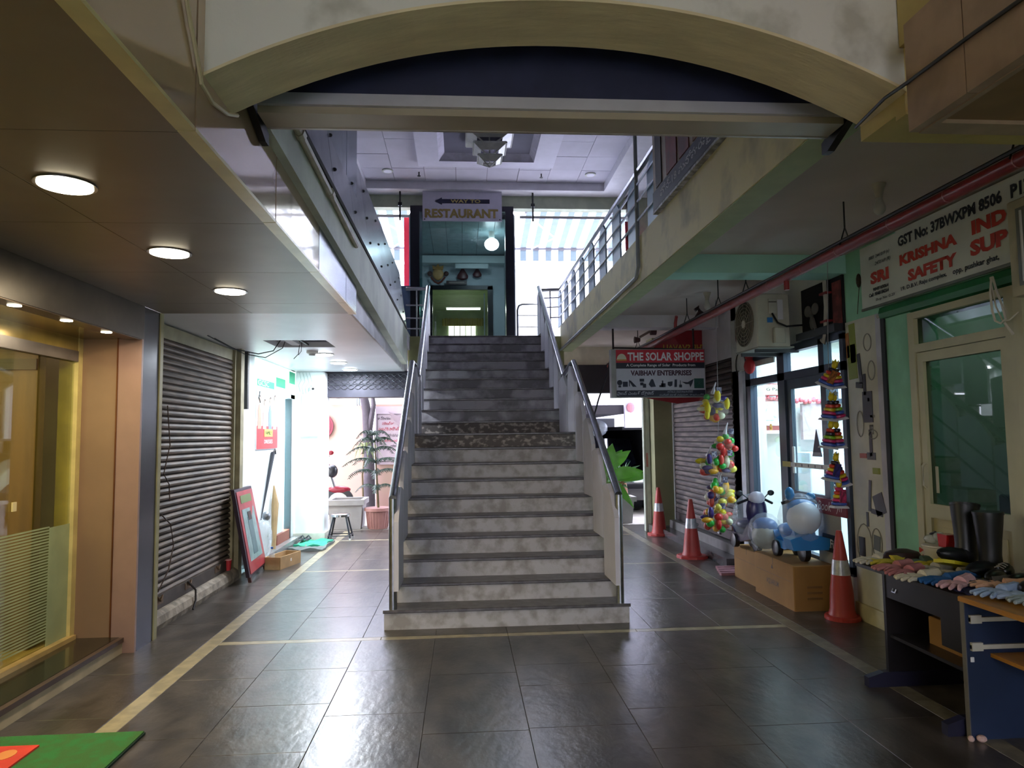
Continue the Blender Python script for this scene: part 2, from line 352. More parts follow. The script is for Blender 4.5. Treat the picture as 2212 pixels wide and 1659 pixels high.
# white pillar, left rear
wp = struct('pillar_white', MB().bbox(-2.62, -2.16, 11.2, 11.6, .10, 2.64, .02), mat('white_gloss_pillar', 'eef3f5', .4, var=.03))
MB().box(-2.62, -2.14, 11.17, 11.62, 0, .13).build('pillar_base', mat('cream_skirting', 'cfd2c4', .5), wp)
MB().bbox(-2.50, -2.24, 11.12, 11.2, 1.62, 2.28, .02).build('wall_cabinet', flat('white_enamel', 'f2f4f8', .3), wp)
# left rear shop side wall pieces
lw = struct('wall_left', MB().box(-2.90, -2.62, 8.32, 8.44, 0, 2.64).box(-2.9, -2.62, 8.44, 10.15, .1, 2.64).box(-2.9, -2.62, 10.15, 11.2, 2.2, 2.64).box(-2.9, -2.62, 10.95, 11.2, .1, 2.64), mat('white_shop_paint', 'e6f0f2', .5, var=.04))
MB().box(-2.615, -2.56, 8.32, 8.44, 0, 2.64).build('corner_post', mat('khaki_post', '9c9476', .6, var=.15), lw)
MB().box(-2.62, -2.57, 8.60, 8.66, 1.95, 2.64).build('dark_conduit', M_black, lw)
struct('trim_3', box(-2.9, -2.50, 8.9, 11.2, 0, .10), mat('ledge_granite', '8d9090', .2, var=.1))
struct('wall_left_shop_inner', MB().box(-4.6, -4.5, 8.4, 11.4, 0, 2.7).box(-4.6, -2.9, 8.3, 8.4, 0, 2.7).box(-4.6, -2.9, 11.35, 11.45, 0, 2.7).box(-4.6, -2.6, 8.3, 11.4, -.05, .02).box(-4.6, -2.9, 8.3, 11.4, 2.64, 2.7), flat('white_room_paint', 'e8f2f4', .6))
dl = thing('door_1', 'white shop door standing half open at the bright doorway', 'door', (-2.62, 10.5, .1)); dl['kind'] = 'structure'; del dl['category']
MB().box(-2.70, -2.64, 10.16, 10.60, .12, 2.18).build('door_leaf', mat('pale_blue_door', 'cfe6ec', .4, var=.03), dl)
MB().box(-2.69, -2.60, 10.88, 10.94, .1, 2.19).build('door_edge', flat('dark_door_edge', '1f2c30', .4), dl)
MB().box(-2.70, -2.60, 10.16, 10.86, .10, .24).build('door_threshold', flat('red_threshold', '8a4a38', .5), dl)
# outer shells so that daylight enters only where the building is open
struct('wall_outer_left', MB().box(-6.2, -6.1, -6, 12.4, 0, 2.7).box(-6.2, -2.9, 5.96, 6.05, 0, 2.7).box(-6.2, -2.93, -6.1, -6, 0, 2.7).box(-6.2, -4.5, 11.4, 12.4, 0, 2.7).box(-3.0, -2.34, 11.6, 11.75, 0, 3.0), M_cream)
struct('floor_left_shop', box(-6.2, -2.93, -6, 5.96, .05, .115), mat('shop_floor_tile', 'b89c60', .25))
struct('ceiling_left_shop', box(-6.2, -2.93, -6, 5.96, 2.42, 2.5), mat('shop_ceiling_warm', 'd9c27c', .5))
struct('wall_outer_right', MB().box(6.0, 6.1, -6, 12.5, 0, 6.3).box(3.6, 6.0, 5.20, 5.30, 0, 3.0).box(3.6, 6.0, 8.6, 8.7, 0, 3.0).box(3.6, 6.0, 3.0, 3.1, 0, 3.0).box(3.6, 6, 12.4, 12.5, 0, 3.1), M_white)
struct('ceiling_right_shops', box(3.6, 6.0, -6, 12.5, 3.0, 3.08), M_white)
struct('floor_right_shops', box(3.5, 6.0, -6, 12.5, -.02, .12), M_white)

# ---- stairs
N0, TR, RS, XC, HW = 6.0, .2514, .163, .37, .927
def nose(k): return N0+(k-1)*TR+(.837 if k > 10 else 0)
stairs = thing('staircase', 'grey granite staircase of twenty steps climbing between two galleries to the upper floor', 'staircase', (XC, 9, 0))
M_riser = mat('worn_grey_terrazzo', 'bdbbc0', .6, var=.25, scale=9, bump=.2, bscale=90, h2='9a9594', lo=.36, hi=.56)
M_riser2 = mat('darker_terrazzo', 'a8a5ad', .6, scale=4, bump=.2, bscale=70, h2='77747a', lo=.42, hi=.60)  # upper risers, darker than the lower ones
M_tread = mat('dark_tread_granite', '625f64', .3, var=.2, scale=12, h2='4a474b')
M_drip = mat('weathered_riser', 'b4aaa4', .7, scale=14, h2='67605e', lo=.50, hi=.62, stretch=(1, 1, 1.5))
for k in range(1, 21):
    hw = 1.033 if k == 1 else HW+.075
    y = nose(k); y1 = nose(k+1) if k < 20 else nose(20)+.15
    z = k*RS
    rm = M_riser if k < 10 else (M_drip if k in (10, 11) else M_riser2)
    MB().box(XC-hw, XC+hw, y+.018, min(y+.24, y1+.02), z-RS, z-.022).build('riser', rm, stairs)
    MB().prism([(y, z-.020), (y+.006, z-.026), (y1+.03, z-.026), (y1+.03, z), (y+.006, z), (y, z-.006)], 'x', XC-hw-.008, XC+hw+.008).build('tread', M_tread, stairs)
# solid flights below the steps
mb = MB().prism([(6.3, 0), (9.1, 1.44), (9.3, 1.44), (11.9, 3.05), (11.9, 2.85), (9.3, 1.25), (9.0, 1.2), (6.55, 0)], 'x', XC-HW+.02, XC+HW-.02)
mb.build('waist_slab', M_gal, stairs)
# side boards and handrails
def board_xz(y0, y1, z0, zt0, zt1):   # pointed flat board in a y-z plane
    ym = y0+(y1-y0)*.35
    return [(y0, z0), (y1, z0), (y1, zt1-.02), (ym+.03, zt1), (y0, zt0-.05)]
M_board = mat('grey_white_board', 'dad8e4', .45, var=.05, scale=3)
def railing(side, lab):
    x = XC+side*HW; t = thing('stair_railing', lab, 'railing', (x, 6.2, .163))
    def rz(y):
        if y < 8.45: return 1.07+(y-6.03)*.605
        return 2.37+(y-9.0)*.634
    for k in range(1, 5):
        y = nose(2*k); y0, y1 = y-.30, y+.20
        MB().prism([(y0, RS*2*k), (y1-.02, RS*2*k), (y1-.02, rz(y1)-.20), (y0+.28, rz(y0+.28)-.03), (y0+.18, rz(y0+.18)-.03), (y0, rz(y0)-.13)], 'x', x-.02, x+.02).build('side_board', M_board, t)
    y = nose(10); MB().prism([(y-.28, RS*10), (y+.22, RS*10), (y+.22, 2.30), (y+.08, 2.42), (y-.28, rz(y-.28)-.04)], 'x', x-.02, x+.02).build('side_board', M_board, t)
    MB().prism([(y+.34, RS*10), (y+1.0, RS*10), (y+1.0, 2.30), (y+.62, 2.36), (y+.34, 2.2)], 'x', x-.02, x+.02).build('side_board', M_board, t)
    for k in range(6, 11):
        y = nose(2*k); y0, y1 = y-.28, y+.20
        MB().prism([(y0, RS*2*k), (y1-.02, RS*2*k), (y1-.02, rz(y1)-.20), (y0+.28, rz(y0+.28)-.03), (y0+.18, rz(y0+.18)-.03), (y0, rz(y0)-.13)], 'x', x-.02, x+.02).build('side_board', M_board, t)
    xo = x+side*.035
    MB().tube([(xo, 6.02, 1.08), (xo, 8.32, 2.47)], .034, 10).tube([(xo, 8.32, 2.47), (xo-side*.02, 8.42, 2.45), (xo-side*.03, 8.95, 2.36)], .030, 8).tube([(xo-side*.03, 8.95, 2.36), (xo-side*.03, 11.72, 4.10)], .034, 10).build('handrail', M_steel, t, True)
    MB().tube([(xo, 6.05, .14), (xo, 6.03, 1.08)], .034, 12).build('end_post', M_steel, t, True)
    for q in (.35, .6):
        MB().tube([(xo, 6.15, 1.08-q+.05), (xo, 8.35, 2.44-q)], .012, 6).tube([(xo, 9.0, 2.36-q), (xo, 11.7, 4.07-q)], .012, 6).build('lower_bar', M_steel, t, True)
railing(-1, 'steel stair handrail with pale flat boards, on the left of the staircase')
railing(1, 'steel stair handrail with pale flat boards, on the right of the staircase')

# ---- landing and upper hall
struct('floor_landing', MB().box(-.86, 1.66, 11.74, 13.35, 3.06, 3.255).box(-4.2, -.86, 2.74, 13.35, 3.22, 3.258).box(1.84, 6.0, 2.74, 13.35, 3.22, 3.258), mat('landing_tile', '8c8a84', .3, var=.08))
struct('beam_landing', MB().box(-.90, XC-HW-.09, 11.62, 11.9, 2.7, 3.25).box(XC+HW+.09, 1.70, 11.62, 11.9, 2.7, 3.25), mat('moss_cream_paint', 'a8aa78', .7, var=.12, scale=4))
struct('wall_upper_left', MB().box(-4.3, -4.2, 2.72, 13.4, 3.2, 6.5), M_white)
struct('wall_upper_right', MB().box(5.9, 6.0, 2.72, 13.4, 3.2, 6.5), M_white)
struct('wall_upper_front', MB().box(-4.3, 6.0, 2.72, 2.8, 4.6, 6.5).box(-4.3, -1.05, 2.72, 2.8, 3.2, 4.6).box(1.9, 6.0, 2.72, 2.8, 3.2, 4.6), M_white)
# back wall: beam and piers
struct('wall_upper_back', MB().box(-4.3, 6.0, 13.14, 13.34, 5.93, 6.4).box(-4.3, -1.75, 13.14, 13.34, 3.2, 5.93).box(3.35, 6.0, 13.14, 13.34, 3.2, 5.93), mat('pale_green_beam', 'bcc4ac', .65, var=.07))
struct('ceiling_upper_slab', box(-4.3, 6.0, 2.72, 13.4, 6.50, 6.6), M_white)
struct('ceiling_upper_border', MB().box(-4.3, 6.0, 12.8, 13.34, 6.17, 6.5).box(-4.3, -1.75, 2.72, 12.8, 6.17, 6.5).box(2.69, 6.0, 2.72, 12.8, 6.17, 6.5), mat('white_plaster_border', 'e9e6ee', .6, var=.03))
# tiles of the tray ceiling, with a framed coffer
ct = struct('ceiling_upper', box(-1.78, 2.72, 2.8, 12.82, 6.335, 6.37), flat('dark_grid', '6a6878', .8))
M_tile = mat('ceiling_board_tile', 'd6d2e0', .65, var=.04, scale=2, rnd=.05)
cx0, cx1, cy0, cy1 = -.73, 1.6, 9.55, 11.9
ny = 0
for i in range(8):
    x0 = -1.78+i*.5625; x1 = x0+.5625
    for j in range(12):
        y1 = 12.80-j*.62; y0 = y1-.62
        if y1 < 5.6: continue
        if x0 > cx0-.1 and x1 < cx1+.1 and y0 > cy0-.3 and y1 < cy1+.1: continue
        MB().box(x0+.004, x1-.004, y0+.004, y1-.004, 6.318+random.uniform(-.004, .004), 6.335).build('ceiling_tile', M_tile, ct)
co = struct('ceiling_coffer', MB().box(cx0, cx1, cy0, cy0+.4, 6.24, 6.5).box(cx0, cx1, cy1-.26, cy1, 6.24, 6.5).box(cx0, cx0+.36, cy0+.4, cy1-.26, 6.24, 6.5).box(cx1-.36, cx1, cy0+.4, cy1-.26, 6.24, 6.5), mat('white_coffer', 'e2dfee', .6, var=.02))
a = (cx0+.36, cx1-.36, cy0+.4, cy1-.26); b = (.05, .85, 10.4, 11.05)
v = [(a[0], a[2], 6.25), (a[1], a[2], 6.25), (a[1], a[3], 6.25), (a[0], a[3], 6.25), (b[0], b[2], 6.62), (b[1], b[2], 6.62), (b[1], b[3], 6.62), (b[0], b[3], 6.62)]
MB().add(v, [(0, 1, 5, 4), (1, 2, 6, 5), (2, 3, 7, 6), (3, 0, 4, 7), (4, 5, 6, 7)]).build('coffer_slope', mat('coffer_slope_paint', 'c9c5d8', .7), co)

# ---- upper entrance portal with glass, lobby behind it
pt = struct('door_2', MB().box(-.96, -.79, 13.06, 13.3, 3.256, 5.94).box(.83, .99, 13.06, 13.3, 3.256, 5.94).box(-.79, .83, 13.06, 13.3, 5.84, 5.94), mat('dark_portal_frame', '23232f', .3, .3))
MB().box(-.79, .83, 13.14, 13.15, 3.256, 5.84).build('glass_pane', glass('teal_glass', 'ccd8dc', .02), pt)
MB().box(-.80, -.74, 13.1, 13.14, 3.256, 5.84).build('glass_edge', glass('teal_edge_glass', 'a8cfd2', .2), pt)
M_lob = flat('lobby_wall', 'b5bfc6', .6)
struct('wall_lobby', MB().box(-1.0, -.96, 13.3, 16.4, 3.2, 5.85).box(.99, 1.03, 13.3, 16.4, 3.2, 5.85).box(-.96, -.74, 16.3, 16.4, 3.2, 5.85).box(.72, .99, 16.3, 16.4, 3.2, 5.85).box(-.74, .72, 16.3, 16.4, 5.08, 5.85), M_lob)
struct('beam_lobby', box(-.96, .99, 16.0, 16.3, 5.58, 5.75), flat('lobby_beam', 'd8e4e4', .6))
lcg = struct('ceiling_lobby', box(-.99, 1.02, 13.34, 16.4, 5.80, 5.88), M_dark)
for i in range(6):
    for j in range(2):
        MB().box(-.96+i*.325+.004, -.635+i*.325-.004, 13.36+j*1.45, 14.8+j*1.45, 5.78, 5.80).build('ceiling_board', mat('lobby_ceiling_board', '8fa6aa', .35), lcg)
struct('floor_lobby', box(-.98, 1.0, 13.3, 22, 3.16, 3.256), flat('lobby_floor', '7d8078', .3))
struct('wall_inner_room', MB().box(-1.0, -.96, 16.4, 22, 3.2, 5.8).box(.99, 1.03, 16.4, 22, 3.2, 5.8).box(-.96, .99, 21.9, 22, 3.2, 5.8).box(-.96, .99, 16.4, 22, 5.5, 5.6), mat('inner_room_green', '9aa886', .6))
dd = struct('door_3', MB().box(-.76, -.68, 16.22, 16.3, 3.256, 5.08).box(.60, .72, 16.22, 16.3, 3.256, 5.08).box(-.76, .72, 16.22, 16.3, 5.0, 5.10), mat('black_door_frame', '16181e', .3, .3))
MB().tube([(.52, 16.15, 3.9), (.52, 16.15, 4.9)], .012, 6).build('pull_handle', M_steel, dd)
tb = thing('tube_light', 'glowing white tube light on the ceiling of the room behind the upper glass door', 'lamp', (.03, 19, 5.05))
MB().tube([(-.42, 19, 5.05), (.50, 19, 5.05)], .025, 8).build('tube', flat('tube_glow', 'fffce8', .5, emit=6), tb)
MB().box(-.44, .52, 18.98, 19.03, 5.08, 5.12).build('batten', M_white, tb)
cu = thing('curtained_window', 'glowing window under a frilled yellow curtain behind the upper glass door', 'window', (.0, 21.8, 4.2))
MB().box(-.42, .42, 21.86, 21.9, 4.6, 5.06).build('lit_pane', flat('lit_window', 'fff6d8', .5, emit=2.2), cu)
mb = MB()
for k in range(16):
    x = -.62+k*.08; mb.prism([(x, 21.80), (x+.04, 21.76), (x+.08, 21.80), (x+.04, 21.82)], 'z', 5.02, 5.26 if k % 2 else 5.24)
mb.build('curtain_valance', mat('yellow_curtain', 'b9a95a', .8), cu)
for x in (-.25, -.08, .1, .27): MB().box(x, x+.02, 21.84, 21.86, 4.6, 5.06).build('window_bar', M_white, cu)
lp = thing('ceiling_lamp', 'glaring round white lamp inside the glass entrance beside the restaurant sign', 'lamp', (.66, 14.2, 5.5))
MB().ball((.62, 14.2, 5.52), .15, 16, (1, 1, .85)).build('lamp_globe', flat('lamp_glare', 'f4ffff', .5, emit=9), lp, True)
MB().lathe([(.06, 5.64), (.06, 5.80)], (.62, 14.2, 0), 12).build('lamp_neck', M_white, lp)
for nm, x, lab, h in (('wall_mask', -.55, 'gilded brown ornamental face hung left above the upper doorway', 'a06a3c'),):
    t = thing(nm, lab, 'ornament', (x, 16.2, 5.2))
    MB().ball((x, 16.2, 5.36), .13, 12, (1, .4, 1.15)).build('face', flat('mask_tan', 'c79a62', .5), t, True)
    MB().ball((x-.19, 16.2, 5.37), .06, 8, (1, .4, 1)).ball((x+.19, 16.2, 5.37), .06, 8, (1, .4, 1)).build('ears', flat('mask_dark', '4a2820', .6), t, True)
    MB().prism([(x-.12, 5.46), (x+.12, 5.46), (x+.13, 5.56), (x+.05, 5.52), (x, 5.6), (x-.05, 5.52), (x-.13, 5.56)], 'y', 16.16, 16.22).build('crown', flat('mask_gold', 'b08440', .4, .5), t)
    MB().tube([(x-.16, 16.17, 5.28), (x-.08, 16.15, 5.17), (x, 16.15, 5.13), (x+.08, 16.15, 5.17), (x+.16, 16.17, 5.28)], .025, 6).build('collar', flat('mask_bead', '6b2e1c', .5), t)
for x, z, s, lab in ((.02, 5.37, 1, 'dark red pear-shaped ornament, left of the two above the upper doorway'), (.36, 5.40, .8, 'small dark red hanging ornament nearest the lamp above the upper doorway')):
    t = thing('wall_ornament', lab, 'ornament', (x, 16.2, z-.1))
    MB().lathe([(.02, z+.14*s), (.05*s, z+.08*s), (.13*s, z-.05*s), (.12*s, z-.12*s), (.03, z-.15*s)], (x, 16.2, 0), 12, sy=.4).build('body', flat('ornament_red', '4e1c20', .4), t, True)
    MB().tube([(x, 16.18, z+.14*s), (x+.03, 16.18, z+.2*s)], .012, 6).build('stem', flat('ornament_red', '4e1c20'), t)
np_ = thing('name_plate', 'small dark name plate over the upper doorway', 'sign', (-.12, 16.2, 5.12)); MB().box(-.36, .12, 16.18, 16.21, 5.11, 5.20).build('plate', flat('plate_brown', '3a2326', .4), np_)
MB().box(-.30, .06, 16.175, 16.18, 5.14, 5.17).build('plate_line', flat('plate_line', '8a7a70'), np_)
ac2 = thing('split_air_conditioner', 'white wall air conditioner above the ornaments in the lobby', 'air conditioner', (.15, 16.2, 5.47)); MB().bbox(-.16, .62, 15.95, 16.0, 5.44, 5.56, .02).build('body', flat('ac_grey', 'b8c4c6', .4), ac2)

# ---- restaurant sign
def sign_board(name, label, x0, x1, y, z0, z1, m, t=.03, cat='sign'):
    s = thing(name, label, cat, ((x0+x1)/2, y, z0)); MB().box(x0, x1, y, y+t, z0, z1).build('board', m, s); return s
rs = sign_board('hanging_sign', 'white WAY TO RESTAURANT sign with a dark arrow, hung over the glass entrance', -.72, .76, 12.9, 5.60, 6.168, flat('sign_white', 'cfcbdc', .5))
nv = flat('navy_ink', '14163a', .5); gold = flat('gold_ink', '9c8848', .5)
MB().prism([(-.49, 5.975), (-.36, 6.045), (-.36, 6.015), (.53, 6.015), (.53, 5.935), (-.36, 5.935), (-.36, 5.905)], 'y', 12.893, 12.899).build('arrow', nv, rs)
text('WAY TO', (-.20, 12.892, 5.943), (1, 0, 0), .56, .066, flat('pale_gold_ink', 'c8b468', .5), rs, bold=.03)
text('RESTAURANT', (-.68, 12.898, 5.655), (1, 0, 0), 1.37, .175, gold, rs, bold=.045)
for x in (-.68, .72): MB().ball((x, 12.895, 5.63), .012, 6).build('screw', M_black, rs)
for x, lab in ((-1.14, 'black threaded rod hanging left of the restaurant sign'), (1.35, 'black threaded rod hanging right of the restaurant sign')):
    MB().tube([(x, 12.95, 6.17), (x, 12.95, 5.62)], .018, 6).box(x-.035, x+.035, 12.93, 12.97, 5.90, 5.96).build('hanger_rod', M_black, label=lab, cat='rod')

# ---- awnings outside the upper openings
def awning(x0, x1, lab):
    t = thing('awning', lab, 'awning', ((x0+x1)/2, 14.5, 5.6)); n = int((x1-x0)/.10); i = 0; x = x0
    a = translucent('awning_white', 'f4f8f8'); b = translucent('awning_grey', '59646a')
    while x < x1-.02:
        wd = .15 if i % 2 == 0 else .13
        MB().add([(x, 13.5, 6.02), (x+wd, 13.5, 6.02), (x+wd, 15.2, 5.72), (x, 15.2, 5.72), (x, 15.22, 5.40+.03*(i % 2)), (x+wd, 15.22, 5.40+.03*(i % 2))], [(0, 1, 2, 3), (3, 2, 5, 4)]).build('fabric_strip', b if i % 2 else a, t)
        MB().box(x, x+wd, 15.15, 15.21, 5.66, 5.72).build('hem_loop', a if i % 2 == 0 else flat('awning_band', '7d7780', .6), t)
        x += wd; i += 1
    g = flat('awning_tube_grey', '6a666e', .4)
    for y, z in ((13.45, 6.0), (13.45, 5.86), (15.17, 5.69)): MB().tube([(x0, y, z), (x1, y, z)], .03, 8).build('cross_tube', g, t, True)
    for xb in (x0+.1, x1-.2): MB().box(xb, xb+.05, 13.34, 13.48, 5.94, 6.04).build('wall_bracket', g, t)
    xa = x0+.2; MB().tube([(xa, 13.45, 5.86), (xa+.62, 14.4, 5.72), (xa+.2, 15.15, 5.69)], .018, 6).build('folding_arm', flat('arm_white', 'e4e2e6', .4), t, True)
    return t
awning(1.14, 3.4, 'grey and white striped awning outside the right upper opening')
awning(-1.9, -1.0, 'grey and white striped awning outside the left upper opening')
struct('wall_outside_upper', MB().box(-5, -1.06, 18.4, 18.6, 0, 6.05).box(1.06, 8, 18.4, 18.6, 0, 6.05).box(-1.06, 1.06, 18.4, 18.6, 0, 3.1), mat('white_neighbour_wall', 'e6e6f4', .8, var=.02))
struct('trim_4', MB().box(-5, -1.06, 18.3, 18.4, 5.98, 6.10).box(1.06, 8, 18.3, 18.4, 5.98, 6.10), M_white)
cbx = sign_board('meter_plate', 'small pale plate with dark marks on the outside wall beyond the right awning', 2.35, 2.78, 17.9, 5.95, 6.12, flat('plate_pale', 'd8d4dc'))
for k in range(3):
    for j in range(2): MB().box(2.38+k*.135, 2.38+k*.135+.1, 17.89, 17.9, 5.97+j*.07, 6.01+j*.07).build('plate_mark', flat('mark_grey', '6a6670'), cbx)
MB().box(2.34, 2.78, 17.9, 18.4, 5.93, 5.95).build('plate_bracket', M_steel, cbx)
rp = sign_board('red_sign', 'red upright sign hung outside behind the right gallery railing', 3.10, 3.30, 12.9, 5.05, 5.62, flat('sign_red', 'b01830', .5))
MB().box(3.18, 3.20, 12.9, 13.14, 5.62, 6.2).build('bracket', M_black, rp); MB().prism([(3.14, 5.25), (3.2, 5.2), (3.26, 5.25), (3.27, 5.36), (3.13, 5.36)], 'y', 12.89, 12.9).build('emblem', flat('emblem_dark', '3c1020'), rp)
rs2 = sign_board('red_banner_strip', 'narrow red banner beside the dark portal outside the left upper opening', -1.12, -.99, 13.6, 4.4, 5.9, flat('banner_red', 'd01838', .6))
MB().box(-1.12, -.99, 13.6, 13.7, 3.25, 4.4).build('post', M_steel, rs2)
struct('trim_5', box(-1.72, -.96, 13.12, 13.2, 3.25, 4.42), mat('blue_grey_partition', '6f86ad', .4))
struct('trim_6', MB().box(.99, 3.4, 13.2, 13.3, 3.25, 3.35), M_white)

# ---- pendant under the coffer
pd = thing('ceiling_pendant', 'white tiered square pendant hanging from the ceiling coffer', 'lamp', (.45, 10.75, 5.8))
MB().box(.05, .85, 10.4, 11.05, 6.585, 6.62).build('ceiling_plate', flat('fixture_plate_grey', '77748a', .5), pd)  # plate in an even grey, darker than the tiers
MB().tube([(.45, 10.75, 6.6), (.45, 10.75, 5.85)], .012, 6).build('stem', M_white, pd)
M_pd = mat('frosted_acrylic', 'dcdcd4', .3, var=.1)
for z, s, h in ((6.28, .36, .16), (6.10, .25, .15), (5.93, .18, .13)):
    mb = MB(); pts = [(-s, -s), (s, -s), (s, s), (-s, s)]
    for i in range(4):
        (x, y), (u, v_) = pts[i], pts[(i+1) % 4]; X, Y = .45, 10.75
        mb.tube([(X+x, Y+y, z), (X+u, Y+v_, z)], .018, 6); mb.tube([(X+x, Y+y, z), (X, Y, z-h)], .012, 6)
        mb.add([(X+x, Y+y, z-.01), (X+u, Y+v_, z-.01), (X+u*.55, Y+v_*.55, z-h*.5), (X+x*.55, Y+y*.55, z-h*.5)], [(0, 1, 2, 3)])
    mb.build('tier', M_pd, pd)
for x, y, lab in ((-1.3, 12.3, 'small round downlight in the upper ceiling left of the coffer'), (2.35, 12.35, 'small round downlight in the upper ceiling right of the coffer')):
    t = thing('downlight', lab, 'lamp', (x, y, 6.3)); MB().lathe([(.10, 6.30), (.10, 6.32)], (x, y, 0), 16).build('rim', M_white, t); MB().lathe([(.075, 6.296), (.075, 6.30)], (x, y, 0), 16).build('lens', flat('lens_white', 'f4f2ff', .3), t)
for x, y, lab in ((-.75, 12.35, 'dark fire sprinkler in the upper ceiling left of the coffer'), (1.45, 12.35, 'dark fire sprinkler in the upper ceiling right of the coffer')):
    t = thing('sprinkler', lab, 'sprinkler', (x, y, 6.25)); MB().tube([(x, y, 6.32), (x, y, 6.25)], .012, 6).build('stem', M_black, t); MB().lathe([(.03, 6.24), (.03, 6.25)], (x, y, 0), 8).build('deflector', M_black, t)

# ---- left gallery parapet of galvanised sheet
lp_ = thing('sheet_parapet', 'dented galvanised sheet parapet along the left gallery edge', 'parapet', (-.88, 6.8, 3.23))
M_galv = mat('galvanised_sheet', '9ea3ad', .24, .85, var=.15, scale=2.5, bump=.35, bscale=2.2)
y = 2.8; k = 0
while y < 10.65:
    y1 = min(y+.92, 10.68)
    MB().add([(-.838, y+.004, 3.235), (-.838, y1-.004, 3.235), (-.95, y1-.004, 4.10), (-.95, y+.004, 4.10), (-.860, y+.004, 3.235), (-.860, y1-.004, 3.235), (-.97, y1-.004, 4.10), (-.97, y+.004, 4.10)],
             [(0, 1, 2, 3), (4, 7, 6, 5), (0, 4, 5, 1), (3, 2, 6, 7), (0, 3, 7, 4), (1, 5, 6, 2)]).build('metal_sheet', M_galv, lp_)
    for z in (3.42, 3.66, 3.92): MB().ball((-.838-(z-3.235)*.13+.004, y+.1, z), .014, 6).build('bolt', M_black, lp_)
    y = y1; k += 1
MB().box(-.856, -.836, 2.8, 10.68, 3.225, 3.262).build('base_gap', M_dark, lp_)
MB().tube([(-.825, 2.9, 3.18), (-.825, 5.5, 3.10)], .022, 8).tube([(-.825, 4.38, 3.14), (-.825, 4.44, 3.138)], .03, 8).tube([(-.825, 3.55, 3.163), (-.825, 3.61, 3.161)], .03, 8).build('conduit', mat('cream_conduit', 'cfc7b0', .5), None, True, label='cream conduit running along the left gallery beam', cat='pipe')

# ---- right gallery railing
rr = thing('gallery_railing', 'steel railing with pale blue pointed boards along the right gallery', 'railing', (1.67, 8.5, 3.435))
MB().tube([(1.66, 2.8, 4.06), (1.66, 11.72, 4.06), (1.30, 11.78, 4.06)], .028, 8).build('top_rail', M_steel, rr, True)
for z in (3.92, 3.76, 3.58): MB().tube([(1.64, 2.8, z), (1.64, 11.7, z), (1.32, 11.78, z)], .012, 6).build('rail_bar', M_steel, rr, True)
M_pick = mat('blue_white_board', 'a9c6e6', .4, var=.05, scale=2)
for k in range(9):
    y0 = 5.66+k*.74; y1 = y0+.37
    MB().prism([(y0, 3.435), (y1, 3.435), (y1, 3.95), (y0+.2, 4.08), (y0+.16, 4.08), (y0, 3.95)], 'x', 1.655, 1.675).build('picket_board', M_pick, rr)
MB().tube([(1.50, 11.76, 4.06), (1.50, 11.76, 3.25)], .014, 6).build('rail_post', M_steel, rr, True)
lr = thing('landing_railing', 'short steel railing at the left side of the stair head', 'railing', (-.7, 11.78, 3.255))
for z, r_ in ((4.08, .03), (3.80, .012), (3.58, .012), (3.40, .012)): MB().tube([(-.94, 11.78, z), (-.60, 11.78, z)], r_, 8).build('rail_bar', M_steel, lr, True)
MB().tube([(-.76, 11.78, 3.255), (-.76, 11.78, 4.08)], .014, 6).build('rail_post', M_steel, lr, True)
l2 = thing('landing_railing', 'curved-end steel railing beyond the right side of the stair head', 'railing', (1.25, 12.9, 3.255))
MB().tube([(1.03, 12.9, 3.26), (1.03, 12.9, 3.92), (1.06, 12.9, 4.0), (1.12, 12.9, 4.03), (1.62, 12.9, 4.03)], .022, 8).build('top_rail', M_steel, l2, True)
for z in (3.82, 3.6, 3.4): MB().tube([(1.03, 12.9, z), (1.62, 12.9, z)], .010, 6).build('rail_bar', M_steel, l2)
MB().tube([(1.635, 6.33, 4.6), (1.635, 6.33, 3.14), (1.635, 6.42, 3.06), (1.635, 11.6, 3.01)], .018, 8).build('conduit', mat('grey_conduit', '9aa2a6', .4), None, True, label='grey conduit dropping past the right gallery railing and along its beam', cat='pipe')
# film-style banner on the gallery
bn = thing('gallery_banner', 'large banner with dark red figures and a navy text strip on the right gallery railing', 'banner', (1.64, 4.6, 3.30))
MB().box(1.615, 1.63, 3.0, 5.68, 3.455, 4.35).build('banner_sheet', mat('banner_pale', 'b7ada6', .5, var=.1), bn)
MB().box(1.608, 1.615, 3.0, 5.68, 3.455, 3.61).build('text_strip', flat('banner_navy', '1c1c3c', .5), bn)
for y, wd, h, c in ((5.5, .16, .8, '2c2226'), (5.15, .26, .72, '7c2f30'), (4.85, .22, .75, '6a2428'), (4.5, .3, .7, '8a5a3a'), (4.1, .25, .7, '5a2226')):
    MB().prism([(y-wd/2, 3.62), (y+wd/2, 3.62), (y+wd*.55, 3.62+h*.6), (y+wd*.2, 3.62+h*.75), (y, 3.62+h), (y-wd*.25, 3.62+h*.75), (y-wd*.5, 3.62+h*.6)], 'x', 1.606, 1.614).build('printed_shape', mat('banner_ink_'+c, c, .5, var=.2, scale=9), bn)
text('పోన్-18 మనోహరమైన మంచి రాజమండ్రి', (1.606, 5.45, 3.48), (0, -1, 0), 2.3, .10, flat('banner_text', 'b9b6bc'), bn, bold=.01)
MB().box(1.61, 1.655, 3.0, 5.7, 3.435, 3.455).build('bottom_rail', mat('chipped_white_rail', 'c9ccd4', .5, var=.3, scale=20), bn)

